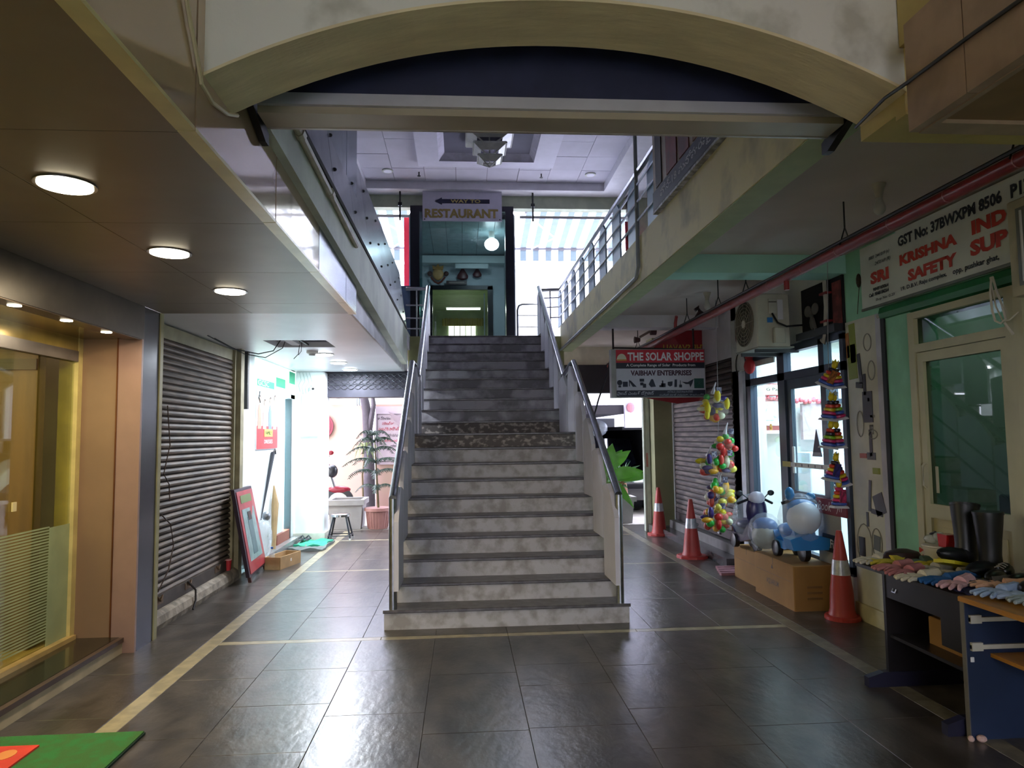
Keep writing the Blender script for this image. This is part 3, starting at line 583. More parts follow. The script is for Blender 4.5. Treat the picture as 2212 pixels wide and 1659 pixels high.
# ---- navy board and aluminium housing behind the arch
nb = thing('rolled_screen_housing', 'long aluminium housing with a dark navy back panel hanging behind the arch', 'screen', (.42, 2.95, 2.9))
MB().box(-.86, 1.70, 2.90, 2.95, 3.03, 3.60).build('navy_panel', mat('navy_sheet', '2a2e4c', .7, var=.1), nb)
MB().box(-.845, 1.69, 2.885, 2.905, 2.985, 3.035).build('front_strip', mat('aluminium_strip', 'c4c3cc', .35, .3, var=.05), nb)
MB().box(-.845, 1.69, 2.905, 3.06, 2.955, 2.99).build('bottom_cover', mat('taupe_aluminium', 'b0a48e', .4, .25, var=.08, scale=2), nb)
MB().box(-.845, 1.69, 3.045, 3.06, 2.952, 2.958).build('lower_lip', mat('lip_aluminium', 'b9b2a6', .35, .6), nb)
for x0, x1, s in ((-.885, -.855, 1), (1.70, 1.735, -1)):
    MB().prism([(2.84, 3.12), (2.88, 3.12), (2.88, 3.03), (3.12, 2.955), (3.12, 2.90), (3.07, 2.90), (2.84, 2.99)], 'x', x0, x1).build('end_bracket', flat('black_plastic', '131316', .35), nb)

# ---- cables near the arch
MB().tube([(-.88, 2.12, 3.20), (-.878, 2.234, 3.011), (-.878, 2.277, 2.943), (-.878, 2.32, 2.889), (-.878, 2.375, 2.805), (-.876, 2.478, 2.787), (-.872, 2.624, 2.815), (-.86, 2.70, 2.845)], .0075, 6).build('cable', flat('cream_cable', 'c9bb94', .5), None, True, label='cream cable hanging down the left end of the arch', cat='cable')
MB().tube([(1.555, 1.60, 2.78), (1.555, 1.95, 2.80), (1.555, 2.27, 2.81), (1.57, 2.42, 2.83), (1.62, 2.70, 2.845)], .0065, 6).build('cable', flat('black_cable', '17130f', .5), None, True, label='black cable slanting down from the top right corner to the arch', cat='cable')

# ---- warm downlights under the left canopy
def warm(x, y, z, r, lab, em, grp, pw):
    t = thing('downlight', lab, 'lamp', (x, y, z), grp)
    MB().lathe([(r*1.15, z-.004), (r*1.15, z), (r*.98, z)], (x, y, 0), 24).build('rim', M_steel, t)
    MB().lathe([(r, z-.009), (r, z-.004)], (x, y, 0), 24).build('lens', flat('warm_lens', 'fff3d6', .5, emit=em), t)
    l = bpy.data.lights.new('warm_light', 'AREA'); l.shape = 'DISK'; l.size = r*2; l.energy = pw*1.0; l.color = (1, .84, .6)
    o = bpy.data.objects.new('warm_light', l); COL.objects.link(o); o.parent = t; o.location = (0, 0, -.02)
for x, y, lab in ((-1.605, 2.91, 'large warm round downlight in the left canopy, nearest the camera'), (-1.625, 3.98, 'large warm round downlight in the left canopy, middle of the three'), (-1.632, 5.03, 'large warm round downlight in the left canopy, farthest of the three')):
    warm(x, y, 2.638, .10, lab, 14, 'warm downlights in the left canopy', 6)
for x, y, lab in ((-2.545, 4.15, 'tiny warm spotlight over the glass shop door, nearest the camera'), (-2.545, 4.68, 'tiny warm spotlight over the glass shop door, middle of the three'), (-2.545, 5.19, 'tiny warm spotlight over the glass shop door, next to the brown column')):
    warm(x, y, 2.378, .035, lab, 30, 'warm spotlights over the shop door', 2.2)
MB().box(-2.60, -2.485, -2, 5.60, 2.372, 2.38).build('spot_channel', flat('spot_channel_brown', '54432f', .3, .6), bpy.data.objects['ceiling_left_entry'])
for y, lab in ((8.87, 'white glaring ceiling downlight at the left rear, nearest of three'), (9.87, 'white glaring ceiling downlight at the left rear, middle of three'), (10.9, 'white glaring ceiling downlight at the left rear, farthest of three')):
    t = thing('downlight', lab, 'lamp', (-1.72, y, 2.63), 'white downlights in the left rear ceiling')
    MB().lathe([(.12, 2.63), (.12, 2.64)], (-1.72, y, 0), 20).build('rim', M_white, t); MB().lathe([(.10, 2.622), (.10, 2.63)], (-1.72, y, 0), 20).build('lens', flat('cool_lens', 'f2f6ff', .5, emit=14), t)
    l = bpy.data.lights.new('cool_light', 'AREA'); l.shape = 'DISK'; l.size = .2; l.energy = 22; l.color = (.85, .92, 1); o = bpy.data.objects.new('cool_light', l); COL.objects.link(o); o.parent = t; o.location = (0, 0, -.03)
def detector(x, y, z, lab, r=.055):
    t = thing('smoke_detector', lab, 'smoke detector', (x, y, z-.05)); MB().lathe([(r, z), (r, z-.025), (r*.85, z-.035)], (x, y, 0), 16).build('base', flat('detector_white', 'dad7d0', .4), t, True)
    MB().lathe([(r*.6, z-.033), (r*.55, z-.055), (r*.3, z-.06)], (x, y, 0), 12).build('sensor', flat('detector_grey', 'b9b6b0', .4), t, True)
detector(-1.80, 8.55, 2.64, 'small square-looking smoke detector on the left rear ceiling', .07)
MB().tube([(-2.55, 7.2, 2.635), (-2.45, 7.7, 2.56), (-2.25, 7.9, 2.53), (-2.1, 7.95, 2.57), (-2.0, 7.9, 2.70)], .006, 5).tube([(-2.55, 7.4, 2.635), (-2.4, 7.9, 2.53), (-2.2, 8.0, 2.50), (-2.0, 7.95, 2.60), (-1.95, 7.9, 2.70)], .005, 5).build('cable', flat('thin_black_wire', '20252b', .6), label='two thin black wires drooping from the open ceiling hatch', cat='cable')
MB().tube([(-1.86, 8.18, 2.72), (-1.86, 8.1, 2.55), (-1.90, 8.05, 2.49)], .004, 5).tube([(-1.84, 8.18, 2.72), (-1.83, 8.1, 2.58), (-1.86, 8.1, 2.54)], .004, 5).build('cable', flat('thin_black_wire', '20252b'), label='short loose wire ends poking out of the ceiling hatch', cat='cable')

# ================================================================== LEFT SHOP (glazed)
sf = thing('shop_glass_door', 'glazed shop front with yellow jamb and frosted stripes below, at the left edge', 'door', (-2.95, 4.2, .12))
MB().box(-2.97, -2.925, 5.56, 5.62, .118, 2.38).build('jamb', mat('pale_jamb', 'd4c07c', .35, .2), sf)
MB().box(-3.08, -2.97, 5.585, 5.62, .118, 2.34).build('inner_jamb', mat('yellow_jamb', 'd2ba58', .4, emit=0), sf)
MB().box(-2.98, -2.925, -2, 5.56, 2.20, 2.28).build('head_rail', mat('grey_head_rail', '77706a', .35, .6), sf)
MB().box(-2.98, -2.93, -2, 5.56, 2.28, 2.38).build('head_glass', mat('yellow_head_panel', 'a8904a', .2, .4), sf)
MB().box(-2.965, -2.955, -2, 5.58, .15, 2.20).build('glass_pane', glass('shop_glass', 'dfe6d0', .02), sf)
MB().box(-2.99, -2.90, -2, 5.60, .118, .15).build('sill', mat('brass_sill', 'd8b878', .3, .4), sf)
M_fr = mat('frosted_film', 'a8b48c', .5, var=.05); M_fr.node_tree.nodes['Principled BSDF'].inputs['Alpha'].default_value = .60
z = .20; k = 0
while z < .98:
    MB().box(-2.953, -2.951, 2.5, 5.30, z, z+.011).build('frosted_stripe', M_fr, sf); z += .0205; k += 1
MB().box(-2.953, -2.951, 5.30, 5.56, .15, .98).build('frosted_edge', M_fr, sf)
MB().tube([(-2.90, 4.02, 1.25), (-2.86, 4.02, 1.30), (-2.86, 4.02, 1.62), (-2.90, 4.02, 1.67)], .018, 8).build('door_handle', mat('brass_handle', 'e0d2a0', .2, .8), sf, True)
MB().box(-2.95, -2.94, 4.86, 4.90, 1.14, 1.20).build('latch_sticker', flat('latch_pale', 'c9b98a'), sf)
cb = thing('wooden_partition', 'tall brown wooden partition inside the glazed left shop', 'partition', (-3.9, 5.4, .12))
MB().box(-4.2, -3.10, 5.35, 5.45, .115, 2.30).build('panel', mat('warm_wood_panel', '7a5c38', .4, var=.12, scale=2, stretch=(6, 6, .6)), cb)
MB().box(-4.2, -3.10, 5.33, 5.35, 2.12, 2.20).build('top_band', mat('dark_wood_band', '3e2f1c', .4), cb)
sh = thing('wall_shelf', 'dark shelving with pale shelf edges inside the left shop', 'shelf', (-5.0, 5.2, .12))
MB().box(-5.9, -4.25, 5.45, 5.55, .12, 2.2).build('back_panel', mat('shelf_back_dark', '4c4020', .5), sh)
for z in (1.05, 1.3, 1.55, 1.95): MB().box(-5.9, -4.25, 5.15, 5.45, z, z+.025).build('shelf_board', mat('shelf_edge_pale', 'a8a08e', .4), sh)
MB().box(-5.9, -5.86, 5.15, 5.5, .12, 2.2).box(-4.29, -4.25, 5.15, 5.5, .12, 2.2).build('side_panel', mat('dark_wood_band', '3e2f1c'), sh)
tbk = thing('shop_counter', 'low dark counter behind the frosted glass of the left shop', 'counter', (-3.9, 4.7, .12))
MB().bbox(-4.8, -3.4, 4.4, 4.9, 1.02, 1.08).build('counter_top', mat('counter_tan', '8a6c3c', .3), tbk); MB().box(-4.75, -3.45, 4.45, 4.85, .12, 1.02).build('counter_body', mat('counter_dark', '3c3424', .5), tbk)

# ---- left shutter with rounded kerb
def shutter(name, lab, x, y0, y1, z0, z1, face, h1, h2, step=.075):
    t = thing(name, lab, 'shutter', (x, (y0+y1)/2, z0)); M_s = mat('slat_'+h1, h1, .6, .12, var=.18, scale=5, h2=h2, stretch=(1, .5, 3)); z = z0; s = face
    while z < z1-.01:
        zz = min(z+step, z1); MB().prism([(x, z+.003), (x+s*.022, z+.014), (x+s*.026, (z+zz)/2), (x+s*.016, zz-.010), (x, zz-.003)], 'y', y0, y1).build('shutter_slat', M_s, t); z = zz
    MB().box(x-.01, x, y0, y1, z0, z1).build('shutter_back', flat('shutter_gap', '1e1a18', .8), t)
    MB().box(x-.005, x+s*.035, y0, y1, z0-.10, z0+.012).build('bottom_bar', mat('bar_'+h1, h2, .6, .3, var=.2), t)
    return t
sl = shutter('rolling_shutter', 'dirty brown rolling shutter closed on the left behind the brown column', -2.66, 6.02, 8.28, .24, 2.50, 1, '7d6e62', '51473f', .058)
for y in (6.3, 6.95, 7.75):
    MB().box(-2.66, -2.62, y, y+.16, .18, .24).tube([(-2.615, y+.03, .25), (-2.61, y+.08, .21), (-2.615, y+.13, .25)], .008, 5).build('latch', mat('rusty_latch', '6d5640', .6, .4), sl)
MB().box(-2.68, -2.64, 6.0, 8.32, 2.50, 2.62).build('shutter_head', mat('khaki_head', '9a9576', .6), sl)
MB().box(-2.68, -2.61, 8.26, 8.34, .1, 2.62).build('side_guide', mat('khaki_post', '9c9476'), sl)
kb = struct('trim_7', MB().prism([(-2.70, 0), (-2.56, 0), (-2.545, .05), (-2.56, .11), (-2.60, .14), (-2.70, .14)], 'y', 6.10, 8.32), mat('chipped_kerb', 'a09483', .8, var=.25, scale=9, bump=.5, bscale=30))
struct('wall_left_behind_shutter', box(-2.95, -2.72, 5.96, 8.32, 0, 2.64), M_dark)
MB().tube([(-2.61, 6.35, .95), (-2.60, 6.52, .85), (-2.60, 6.60, .65), (-2.60, 6.5, .45), (-2.61, 6.32, .30)], .006, 5).tube([(-2.62, 6.45, 1.9), (-2.61, 6.5, 1.55), (-2.61, 6.38, 1.3), (-2.61, 6.5, 1.2), (-2.61, 6.52, 1.05)], .005, 5).build('cable', flat('brown_wire', '3c2c24', .6), label='thin brown wires dangling in front of the left rolling shutter', cat='cable')
MB().tube([(-2.6, 6.95, .26), (-2.545, 7.0, .17), (-2.535, 6.98, .08), (-2.53, 6.9, .012)], .010, 6).build('cable', flat('black_cable', '17130f'), label='black cable hanging over the kerb below the left shutter', cat='cable')
cp = thing('paper_cup', 'crumpled red paper cup standing on the kerb beside the shutter', 'cup', (-2.62, 8.15, .14)); MB().lathe([(.03, .14), (.042, .255)], (-2.62, 8.15, 0), 12).build('cup_body', mat('cup_red', 'c4303a', .4), cp, True); MB().lathe([(.044, .25), (.044, .262)], (-2.62, 8.15, 0), 12).build('cup_rim', flat('cup_rim', 'e0a0a0'), cp)

# ================================================================== LEFT REAR SHOP
gs = thing('shop_sign_band', 'green and white shop sign band glowing over the bright left doorway', 'sign', (-2.6, 10.2, 2.25))
MB().box(-2.618, -2.60, 9.05, 11.15, 2.26, 2.62).build('board', flat('sign_mint', 'd5f2ea', .4, emit=.9), gs)  # glow added to the board, also to brighten the ceiling nearby
MB().box(-2.60, -2.595, 9.1, 9.9, 2.27, 2.36).box(-2.60, -2.595, 10.0, 10.5, 2.32, 2.45).box(-2.60, -2.595, 10.75, 11.1, 2.42, 2.60).build('green_patch', flat('sign_green', '1fa87a', .4), gs)
text('GCSC', (-2.594, 9.12, 2.28), (0, 1, 0), .5, .07, flat('white_ink', 'f4f4f4'), gs, uz=(0, 0, 1))
po = thing('shop_poster', 'white and red poster of standing people beside the bright left doorway', 'poster', (-2.6, 9.7, 1.45))
MB().box(-2.617, -2.605, 9.12, 10.12, 1.46, 2.24).build('sheet', flat('poster_white', 'eef2f2', .4), po)
MB().box(-2.604, -2.602, 9.12, 10.12, 1.46, 1.76).build('red_band', flat('poster_red', 'c93238', .4), po)
for y, c, hh in ((9.22, 'd98a78', .30), (9.45, 'e0a098', .26), (9.72, '6f8490', .30), (9.95, 'b9dcdc', .34)):
    MB().prism([(y-.07, 1.72), (y+.09, 1.72), (y+.07, 1.72+hh*.8), (y, 1.75+hh), (y-.06, 1.72+hh*.8)], 'x', -2.602, -2.600).build('printed_dress', flat('dress_'+c, c, .5), po)
    MB().lathe([(.035, -2.600), (.035, -2.598)], (0, y+.01, 1.80+hh), 12, axis='x').build('printed_head', flat('print_skin', 'c9a890'), po)
    MB().lathe([(.042, -2.601), (.042, -2.5995)], (0, y+.02, 1.815+hh), 12, axis='x').build('printed_hair', flat('print_hair', '40302c'), po)
MB().box(-2.600, -2.598, 9.45, 9.85, 1.62, 1.72).build('label_box', flat('poster_yellow', 'c8c45a', .5), po)
text('FAMILY', (-2.597, 9.48, 1.645), (0, 1, 0), .34, .05, flat('dark_green_ink', '24402c'), po)
text('DRESSES', (-2.600, 9.45, 1.53), (0, 1, 0), .4, .05, flat('white_ink', 'f4f4f4'), po)
MB().tube([(-2.60, 9.25, 2.06), (-2.598, 9.18, 2.12), (-2.598, 9.22, 2.2)], .01, 5).build('logo_arc', flat('logo_grey', '555a5c'), po)
c2 = thing('security_camera', 'small white security camera among the wires by the white pillar', 'camera', (-2.35, 11.18, 2.35)); MB().tube([(-2.36, 11.18, 2.38), (-2.30, 11.0, 2.35)], .035, 10).build('body', flat('cam_white', 'e6eaea', .3), c2, True); MB().tube([(-2.30, 11.0, 2.35), (-2.298, 10.99, 2.35)], .02, 10).build('lens', M_black, c2); MB().tube([(-2.36, 11.19, 2.38), (-2.36, 11.2, 2.5)], .01, 6).build('mount', flat('cam_white', 'e6eaea'), c2)
for i in range(4): MB().tube([(-2.55+i*.05, 11.19, 2.62), (-2.52+i*.06, 11.17, 2.50-.02*i), (-2.56+i*.05, 11.18, 2.42-.02*i), (-2.54+i*.05, 11.195, 2.32-.05*i)], .003, 5).build('wire', flat('grey_wire', '9aa8aa', .5), label=('pale loose wire hanging on the white left pillar, strand '+('nearest the doorway', 'second from the doorway', 'third from the doorway', 'nearest the camera housing')[i]), cat='wire', group='wires on the white pillar')
bag = thing('leaning_roll', 'brown paper roll leaning inside the bright left doorway', 'roll', (-2.85, 10.0, .1)); MB().tube([(-2.55, 9.78, .11), (-2.56, 9.88, .7), (-2.59, 9.92, .95)], [.03, .05, .01], 8).build('roll', mat('kraft_paper', 'b49a70', .8), bag, True)
hd = thing('long_umbrella', 'black furled umbrella leaning by the red poster', 'umbrella', (-2.6, 9.6, .1)); MB().tube([(-2.60, 9.35, .55), (-2.59, 9.85, 1.40)], [.006, .03], 6).build('canopy', flat('umbrella_dark', '1f242c'), hd); MB().tube([(-2.59, 9.85, 1.40), (-2.59, 9.95, 1.44), (-2.59, 9.98, 1.38)], .012, 6).build('grip', M_black, hd)
# standee leaning board
sb = thing('pavement_board', 'red framed advertising board with a dress picture leaning beside the left shutter', 'board', (-2.40, 8.5, 0))
def lean(u, v_, off=0):   # u along y 0..1, v up 0..1
    A = Vector((-2.36, 8.10, .06)); B = Vector((-2.42, 8.98, .06)); C_ = Vector((-2.53, 8.05, 1.03)); D = Vector((-2.55, 8.75, 1.03))
    p = A.lerp(B, u).lerp(C_.lerp(D, u), v_); p.x += off; return p
def leanbox(u0, u1, v0, v1, o0, o1):
    m_ = MB(); m_.v = [lean(u, v_, o) for u in (u0, u1) for v_ in (v0, v1) for o in (o0, o1)]; m_.f = [(0, 1, 3, 2), (4, 6, 7, 5), (0, 4, 5, 1), (2, 3, 7, 6), (0, 2, 6, 4), (1, 5, 7, 3)]; return m_
leanbox(0, 1, 0, 1, -.045, -.005).build('back_frame', flat('dark_purple_frame', '2c1d2c', .4), sb)
leanbox(.06, .97, .03, .97, -.004, .004).build('red_poster', mat('poster_rose', 'b04048', .3), sb)
leanbox(.16, .84, .16, .76, .005, .008).build('picture', mat('picture_teal', '8aa8a8', .3, var=.15, scale=8), sb)
leanbox(.2, .8, .83, .92, .005, .008).build('title_plate', flat('title_green', '6b7c48'), sb)
leanbox(.38, .62, .22, .66, .009, .012).build('printed_figure', mat('print_dress', '5f7c80', .4), sb); leanbox(.42, .60, .62, .72, .012, .014).build('printed_hair', flat('print_hair', '40302c'), sb)
for u in (.04, .94): leanbox(u, u+.05, -.062, .01, -.04, -.005).build('leg', flat('board_leg', '4a2a24'), sb)
cbx = thing('cardboard_tray', 'open shallow cardboard box on the floor beside the advertising board', 'box', (-2.25, 9.0, 0))
K = mat('kraft_card', 'b08e62', .8, var=.08)
def wallp(a, b, h): 
    a = Vector(a+(0,)); b = Vector(b+(0,)); d = (b-a).normalized().cross(Vector((0, 0, 1)))*.006
    return MB().add([a-d, b-d, b+d, a+d]+[p+Vector((0, 0, h)) for p in (a-d, b-d, b+d, a+d)], [(0, 3, 2, 1), (4, 5, 6, 7), (0, 1, 5, 4), (1, 2, 6, 5), (2, 3, 7, 6), (3, 0, 4, 7)])
q = [(-2.42, 8.90), (-2.23, 8.86), (-2.10, 9.36), (-2.30, 9.42)]
for i in range(4): wallp(q[i], q[(i+1) % 4], .15).build('side_panel', K, cbx)
MB().add([(x, y, .004) for x, y in q], [(0, 1, 2, 3)]).build('base_panel', K, cbx)
MB().ball((-2.22, 9.12, .08), .06, 8, (1.2, 1, .8)).build('crumpled_paper', flat('paper_white', 'e8e2dc'), None, label='crumpled white paper lying in the cardboard tray', cat='paper')
bt = thing('plastic_bottle', 'clear plastic bottle standing in the cardboard tray', 'bottle', (-2.36, 8.98, .01)); MB().lathe([(.035, .01), (.035, .17), (.014, .22), (.014, .24)], (-2.36, 8.98, 0), 12).build('bottle_body', wrap('clear_bottle', 'dfeaf0', .3), bt, True); MB().lathe([(.016, .24), (.016, .26)], (-2.36, 8.98, 0), 10).build('cap', flat('cap_blue', '3060b0'), bt)
bt = thing('plastic_bag', 'clear crumpled plastic bags piled behind the advertising board', 'bag', (-2.50, 9.2, .1)); MB().ball((-2.50, 9.12, .35), .13, 12, (.8, 1.2, 1.9)).build('film', wrap('clear_film', 'd8e6ec', .35), bt, True); MB().ball((-2.48, 9.15, .62), .06, 10, (.9, 1, 1)).build('bundle', flat('silver_lump', '90969c', .3, .6), bt, True)
mt = thing('door_mat', 'crumpled green and grey mat on the floor before the bright left doorway', 'mat', (-2.25, 10.6, 0))
def wavy(x0, x1, y0, y1, h, amp, nx=8, ny=6, seed=0):
    m_ = MB(); rr_ = random.Random(seed); v = []
    for i in range(nx+1):
        for j in range(ny+1): v.append((x0+(x1-x0)*i/nx+rr_.uniform(-.012, .012), y0+(y1-y0)*j/ny+rr_.uniform(-.012, .012), h+amp*math.sin(i*1.3+seed)*math.cos(j*1.1)+rr_.uniform(0, amp*.3)))
    n_ = len(v); v += [(a, b_, .001) for a, b_, c_ in v]; f = []
    for i in range(nx):
        for j in range(ny):
            a_ = i*(ny+1)+j; f.append((a_, a_+ny+1, a_+ny+2, a_+1)); f.append((n_+a_, n_+a_+1, n_+a_+ny+2, n_+a_+ny+1))
    for i in range(nx):
        for a_ in (i*(ny+1), i*(ny+1)+ny): f.append((a_, a_+ny+1, n_+a_+ny+1, n_+a_))
    for j in range(ny):
        for a_ in (j, nx*(ny+1)+j): f.append((a_, a_+1, n_+a_+1, n_+a_))
    return m_.add(v, f)
wavy(-2.47, -1.98, 10.22, 11.1, .035, .016, seed=1).build('mat_base', mat('mat_grey', '6c7472', .9), mt); wavy(-2.44, -2.0, 10.45, 11.08, .05, .016, seed=1).build('mat_top', mat('mat_green', '2d9a78', .9, bump=.3), mt)
sp = thing('slippers', 'black slippers left on the green mat by the doorway', 'slippers', (-2.38, 10.9, .06))
for dx in (0, .09): MB().ball((-2.42+dx, 10.85, .085), .05, 10, (.8, 2.2, .3)).build('sole', flat('slipper_black', '1a1f24', .6), sp, True); MB().tube([(-2.46+dx, 10.88, .09), (-2.42+dx, 10.92, .13), (-2.38+dx, 10.88, .09)], .014, 6).build('strap', flat('slipper_black', '1a1f24'), sp)
# stool
so_ = thing('stool', 'small steel stool with dark splayed legs near the left rear exit', 'stool', (-1.93, 11.35, 0))
MB().lathe([(.13, .355), (.15, .36), (.15, .39), (.135, .40)], (-1.93, 11.35, 0), 20).build('seat', mat('chrome_seat', 'd0d4d6', .15, 1), so_, True)
L4 = [(-2.10, 11.22), (-1.76, 11.22), (-1.76, 11.50), (-2.10, 11.50)]
for x, y in L4: MB().tube([(x, y, .02), (x+(-1.93-x)*.45, y+(11.35-y)*.45, .37)], .014, 8).build('leg', flat('leg_dark', '22262e', .4), so_)
for i in range(4): (x, y), (u, v_) = L4[i], L4[(i+1) % 4]; MB().tube([(x, y, .07), (u, v_, .07)], .009, 6).build('stretcher', flat('leg_dark', '22262e'), so_)
for x, y in L4: MB().lathe([(.017, 0), (.017, .03)], (x, y, 0), 8).build('foot', flat('foot_grey', 'b8b8b8'), so_)

# ================================================================== OUTSIDE LEFT
M_pink = mat('pink_plaster', 'b58f84', .8, var=.08, scale=1.5, h2='b09484')
pw = struct('wall_outside_pink', MB().box(-5, -2.18, 16, 16.2, 0, 2.33).box(-1.95, -.2, 16, 16.2, 0, 2.33), M_pink)
MB().box(-5, 8, 16.05, 16.25, 2.33, 2.7).build('coping', M_white, pw)
struct('wall_outside_rear', MB().box(-6, 9, 20, 20.2, 0, 3.0), mat('far_pale_wall', 'e9e6e6', .9))
tr = thing('tree_trunk', 'grey tree trunk standing between the pink walls outside', 'tree', (-2.06, 15.7, 0)); MB().tube([(-2.06, 15.7, 0), (-2.05, 15.7, .8), (-2.08, 15.7, 1.6), (-2.12, 15.72, 2.2), (-2.25, 15.75, 2.8)], [.14, .12, .11, .10, .08], 10).build('trunk', mat('bark', '4a4248', .9, bump=.8, bscale=20), tr, True)
MB().tube([(-2.08, 15.7, 1.6), (-1.95, 15.6, 2.3), (-1.98, 15.6, 2.6)], [.07, .05, .03], 8).build('branch', mat('bark', '4a4248'), tr, True)
dr = thing('drain_pipe', 'bundle of grey pipes on the outside wall left of the tree', 'pipe', (-2.3, 15.9, 2.3))
for i in range(3): MB().tube([(-2.36+i*.05, 15.9, 2.3), (-2.36+i*.05, 15.9, 2.75)], .02, 8).build('pipe', mat('grey_conduit', '9aa2a6'), dr)
ob = thing('outside_banner', 'peeling pale banner with red and black foreign script on the wall outside', 'banner', (-1.55, 15.9, .9))
MB().box(-1.95, -1.05, 15.93, 15.97, .98, 2.28).build('sheet', flat('banner_pinkwhite', 'b8a6ae', .7), ob)
MB().prism([(-1.66, 2.16), (-1.08, 1.88), (-1.32, 1.66)], 'y', 15.86, 15.90).build('peeled_flap', flat('banner_flap', '9a868e', .7), ob)
rd, bk = flat('banner_red_ink', 'b02038'), flat('banner_black_ink', '2a2430')
for s, z, x0, wd, m_ in (('ఈ ప్రాంగణం', 1.98, -1.90, .28, bk), ('పరిశుభ్రత', 1.86, -1.80, .26, rd), ('దయచేసి పార్కింగ్', 1.74, -1.88, .45, rd), ('వాహనములు నిలుపరాదు', 1.60, -1.70, .6, bk), ('ఉల్లంఘించిన', 1.48, -1.85, .75, rd), ('యాజమాన్యం', 1.36, -1.62, .5, bk), ('హెచ్చరిక', 1.20, -1.45, .3, bk)):
    text(s, (x0, 15.925, z), (1, 0, 0), wd, .075, m_, ob, bold=.01)
MB().box(-1.92, -1.08, 15.92, 15.93, 2.10, 2.107).box(-1.92, -1.913, 15.92, 15.93, 1.05, 2.10).box(-1.92, -1.08, 15.92, 15.93, 1.05, 1.057).build('border_line', bk, ob)
oc = thing('outdoor_box', 'white electrical box high on the outside wall at the left', 'box', (-2.95, 15.8, 2.4)); MB().bbox(-3.05, -2.78, 15.8, 16, 2.4, 2.62, .02).build('casing', M_white, oc); MB().tube([(-2.75, 15.9, 2.5), (-2.3, 15.9, 2.52)], .012, 6).build('cable_run', M_black, oc)
ds = thing('wall_disc', 'dark red round disc on the pink wall beside the white pillar', 'sign', (-3.05, 15.95, 1.7)); MB().lathe([(.30, 15.94), (.30, 15.99)], (-3.18, 0, 1.85), 24, axis='y').build('disc', flat('maroon_disc', '7c2c3c', .4), ds); MB().lathe([(.24, 15.93), (.24, 15.94)], (-3.18, 0, 1.85), 24, axis='y').build('disc_face', flat('maroon_face', '8c3c48', .4), ds)
# square planter
def planter(nm, lab, x0, x1, y0, y1, h, m):
    t = thing(nm, lab, 'planter', ((x0+x1)/2, (y0+y1)/2, 0)); i = .05
    MB().add([(x0+i, y0+i, 0), (x1-i, y0+i, 0), (x1-i, y1-i, 0), (x0+i, y1-i, 0), (x0+.02, y0+.02, h*.82), (x1-.02, y0+.02, h*.82), (x1-.02, y1-.02, h*.82), (x0+.02, y1-.02, h*.82)], [(0, 3, 2, 1), (0, 1, 5, 4), (1, 2, 6, 5), (2, 3, 7, 6), (3, 0, 4, 7), (4, 5, 6, 7)]).build('tub', m, t)
    mb = MB().box(x0-.02, x1+.02, y0-.02, y0+.05, h*.82, h).box(x0-.02, x1+.02, y1-.05, y1+.02, h*.82, h).box(x0-.02, x0+.05, y0+.05, y1-.05, h*.82, h).box(x1-.05, x1+.02, y0+.05, y1-.05, h*.82, h); mb.build('rim', m, t)
    MB().box(x0+.05, x1-.05, y0+.05, y1-.05, h*.8, h*.9).build('soil', mat('soil', '6b5a48', 1, var=.3, scale=30), t); return t
M_conc = mat('grey_planter', '9b9899', .7, var=.05)
planter('planter', 'large square grey concrete planter by the left rear exit', -2.36, -1.74, 12.50, 13.1, .51, M_conc)
pt_ = thing('potted_araucaria', 'tiered needle-leaved plant in a dusty pink ribbed pot at the left exit', 'potted plant', (-1.50, 12.62, 0))
mb = MB(); prof = [(.165, 0), (.205, .30), (.235, .31), (.235, .36), (.205, .36), (.20, .32)]; mb.lathe(prof[:-1], (-1.50, 12.62, 0), 28); mb.build('pot', mat('pink_pot', 'a5756f', .5, var=.05), pt_, True)
mb = MB()
for k in range(24): a_ = 2*PI*k/24; mb.tube([(-1.50+.175*math.cos(a_), 12.62+.175*math.sin(a_), .02), (-1.50+.204*math.cos(a_), 12.62+.204*math.sin(a_), .29)], .006, 4)
mb.build('ribs', mat('pink_pot', 'a5756f'), pt_, kind='stuff')
MB().lathe([(.195, .33), (.195, .335)], (-1.50, 12.62, 0), 20).build('soil', mat('soil', '6b5a48'), pt_)
MB().tube([(-1.49, 12.62, .33), (-1.52, 12.62, .9), (-1.55, 12.62, 1.35), (-1.56, 12.62, 1.66)], [.02, .016, .012, .006], 8).build('stem', mat('plant_stem', '6a5a3c', .8), pt_, True)
rg = random.Random(3); M_need = mat('needle_green', '2c4234', .6, rnd=.25)
for tier, (z, n_, L_) in enumerate(((.72, 4, .38), (.98, 6, .62), (1.18, 6, .60), (1.38, 5, .5), (1.54, 5, .42), (1.66, 4, .32))):
    for k in range(n_):
        a_ = 2*PI*k/n_+tier*.7+rg.uniform(-.2, .2); mb = MB(); bx = -1.50-.06*(z-.33); pts = []
        for i in range(8):
            u = i/7; pts.append(Vector((bx+math.cos(a_)*L_*u, 12.62+math.sin(a_)*L_*u, z+.10*math.sin(u*2.4)-.16*u*u)))
        mb.tube(pts, .004, 4)
        for i in range(1, 8):
            for s_ in (-1, 1):
                for h in range(3):
                    p = pts[i-1].lerp(pts[i], h/3); d = Vector((-math.sin(a_)*s_, math.cos(a_)*s_, -.9+.2*h)); l_ = .07*(1.1-abs(i/7-.45)); e = p+d*l_*1.25; t_ = (pts[i]-pts[i-1]).normalized()*.012
                    mb.add([p-t_, p+t_, e], [(0, 1, 2)])
        mb.build('branch', M_need, pt_)
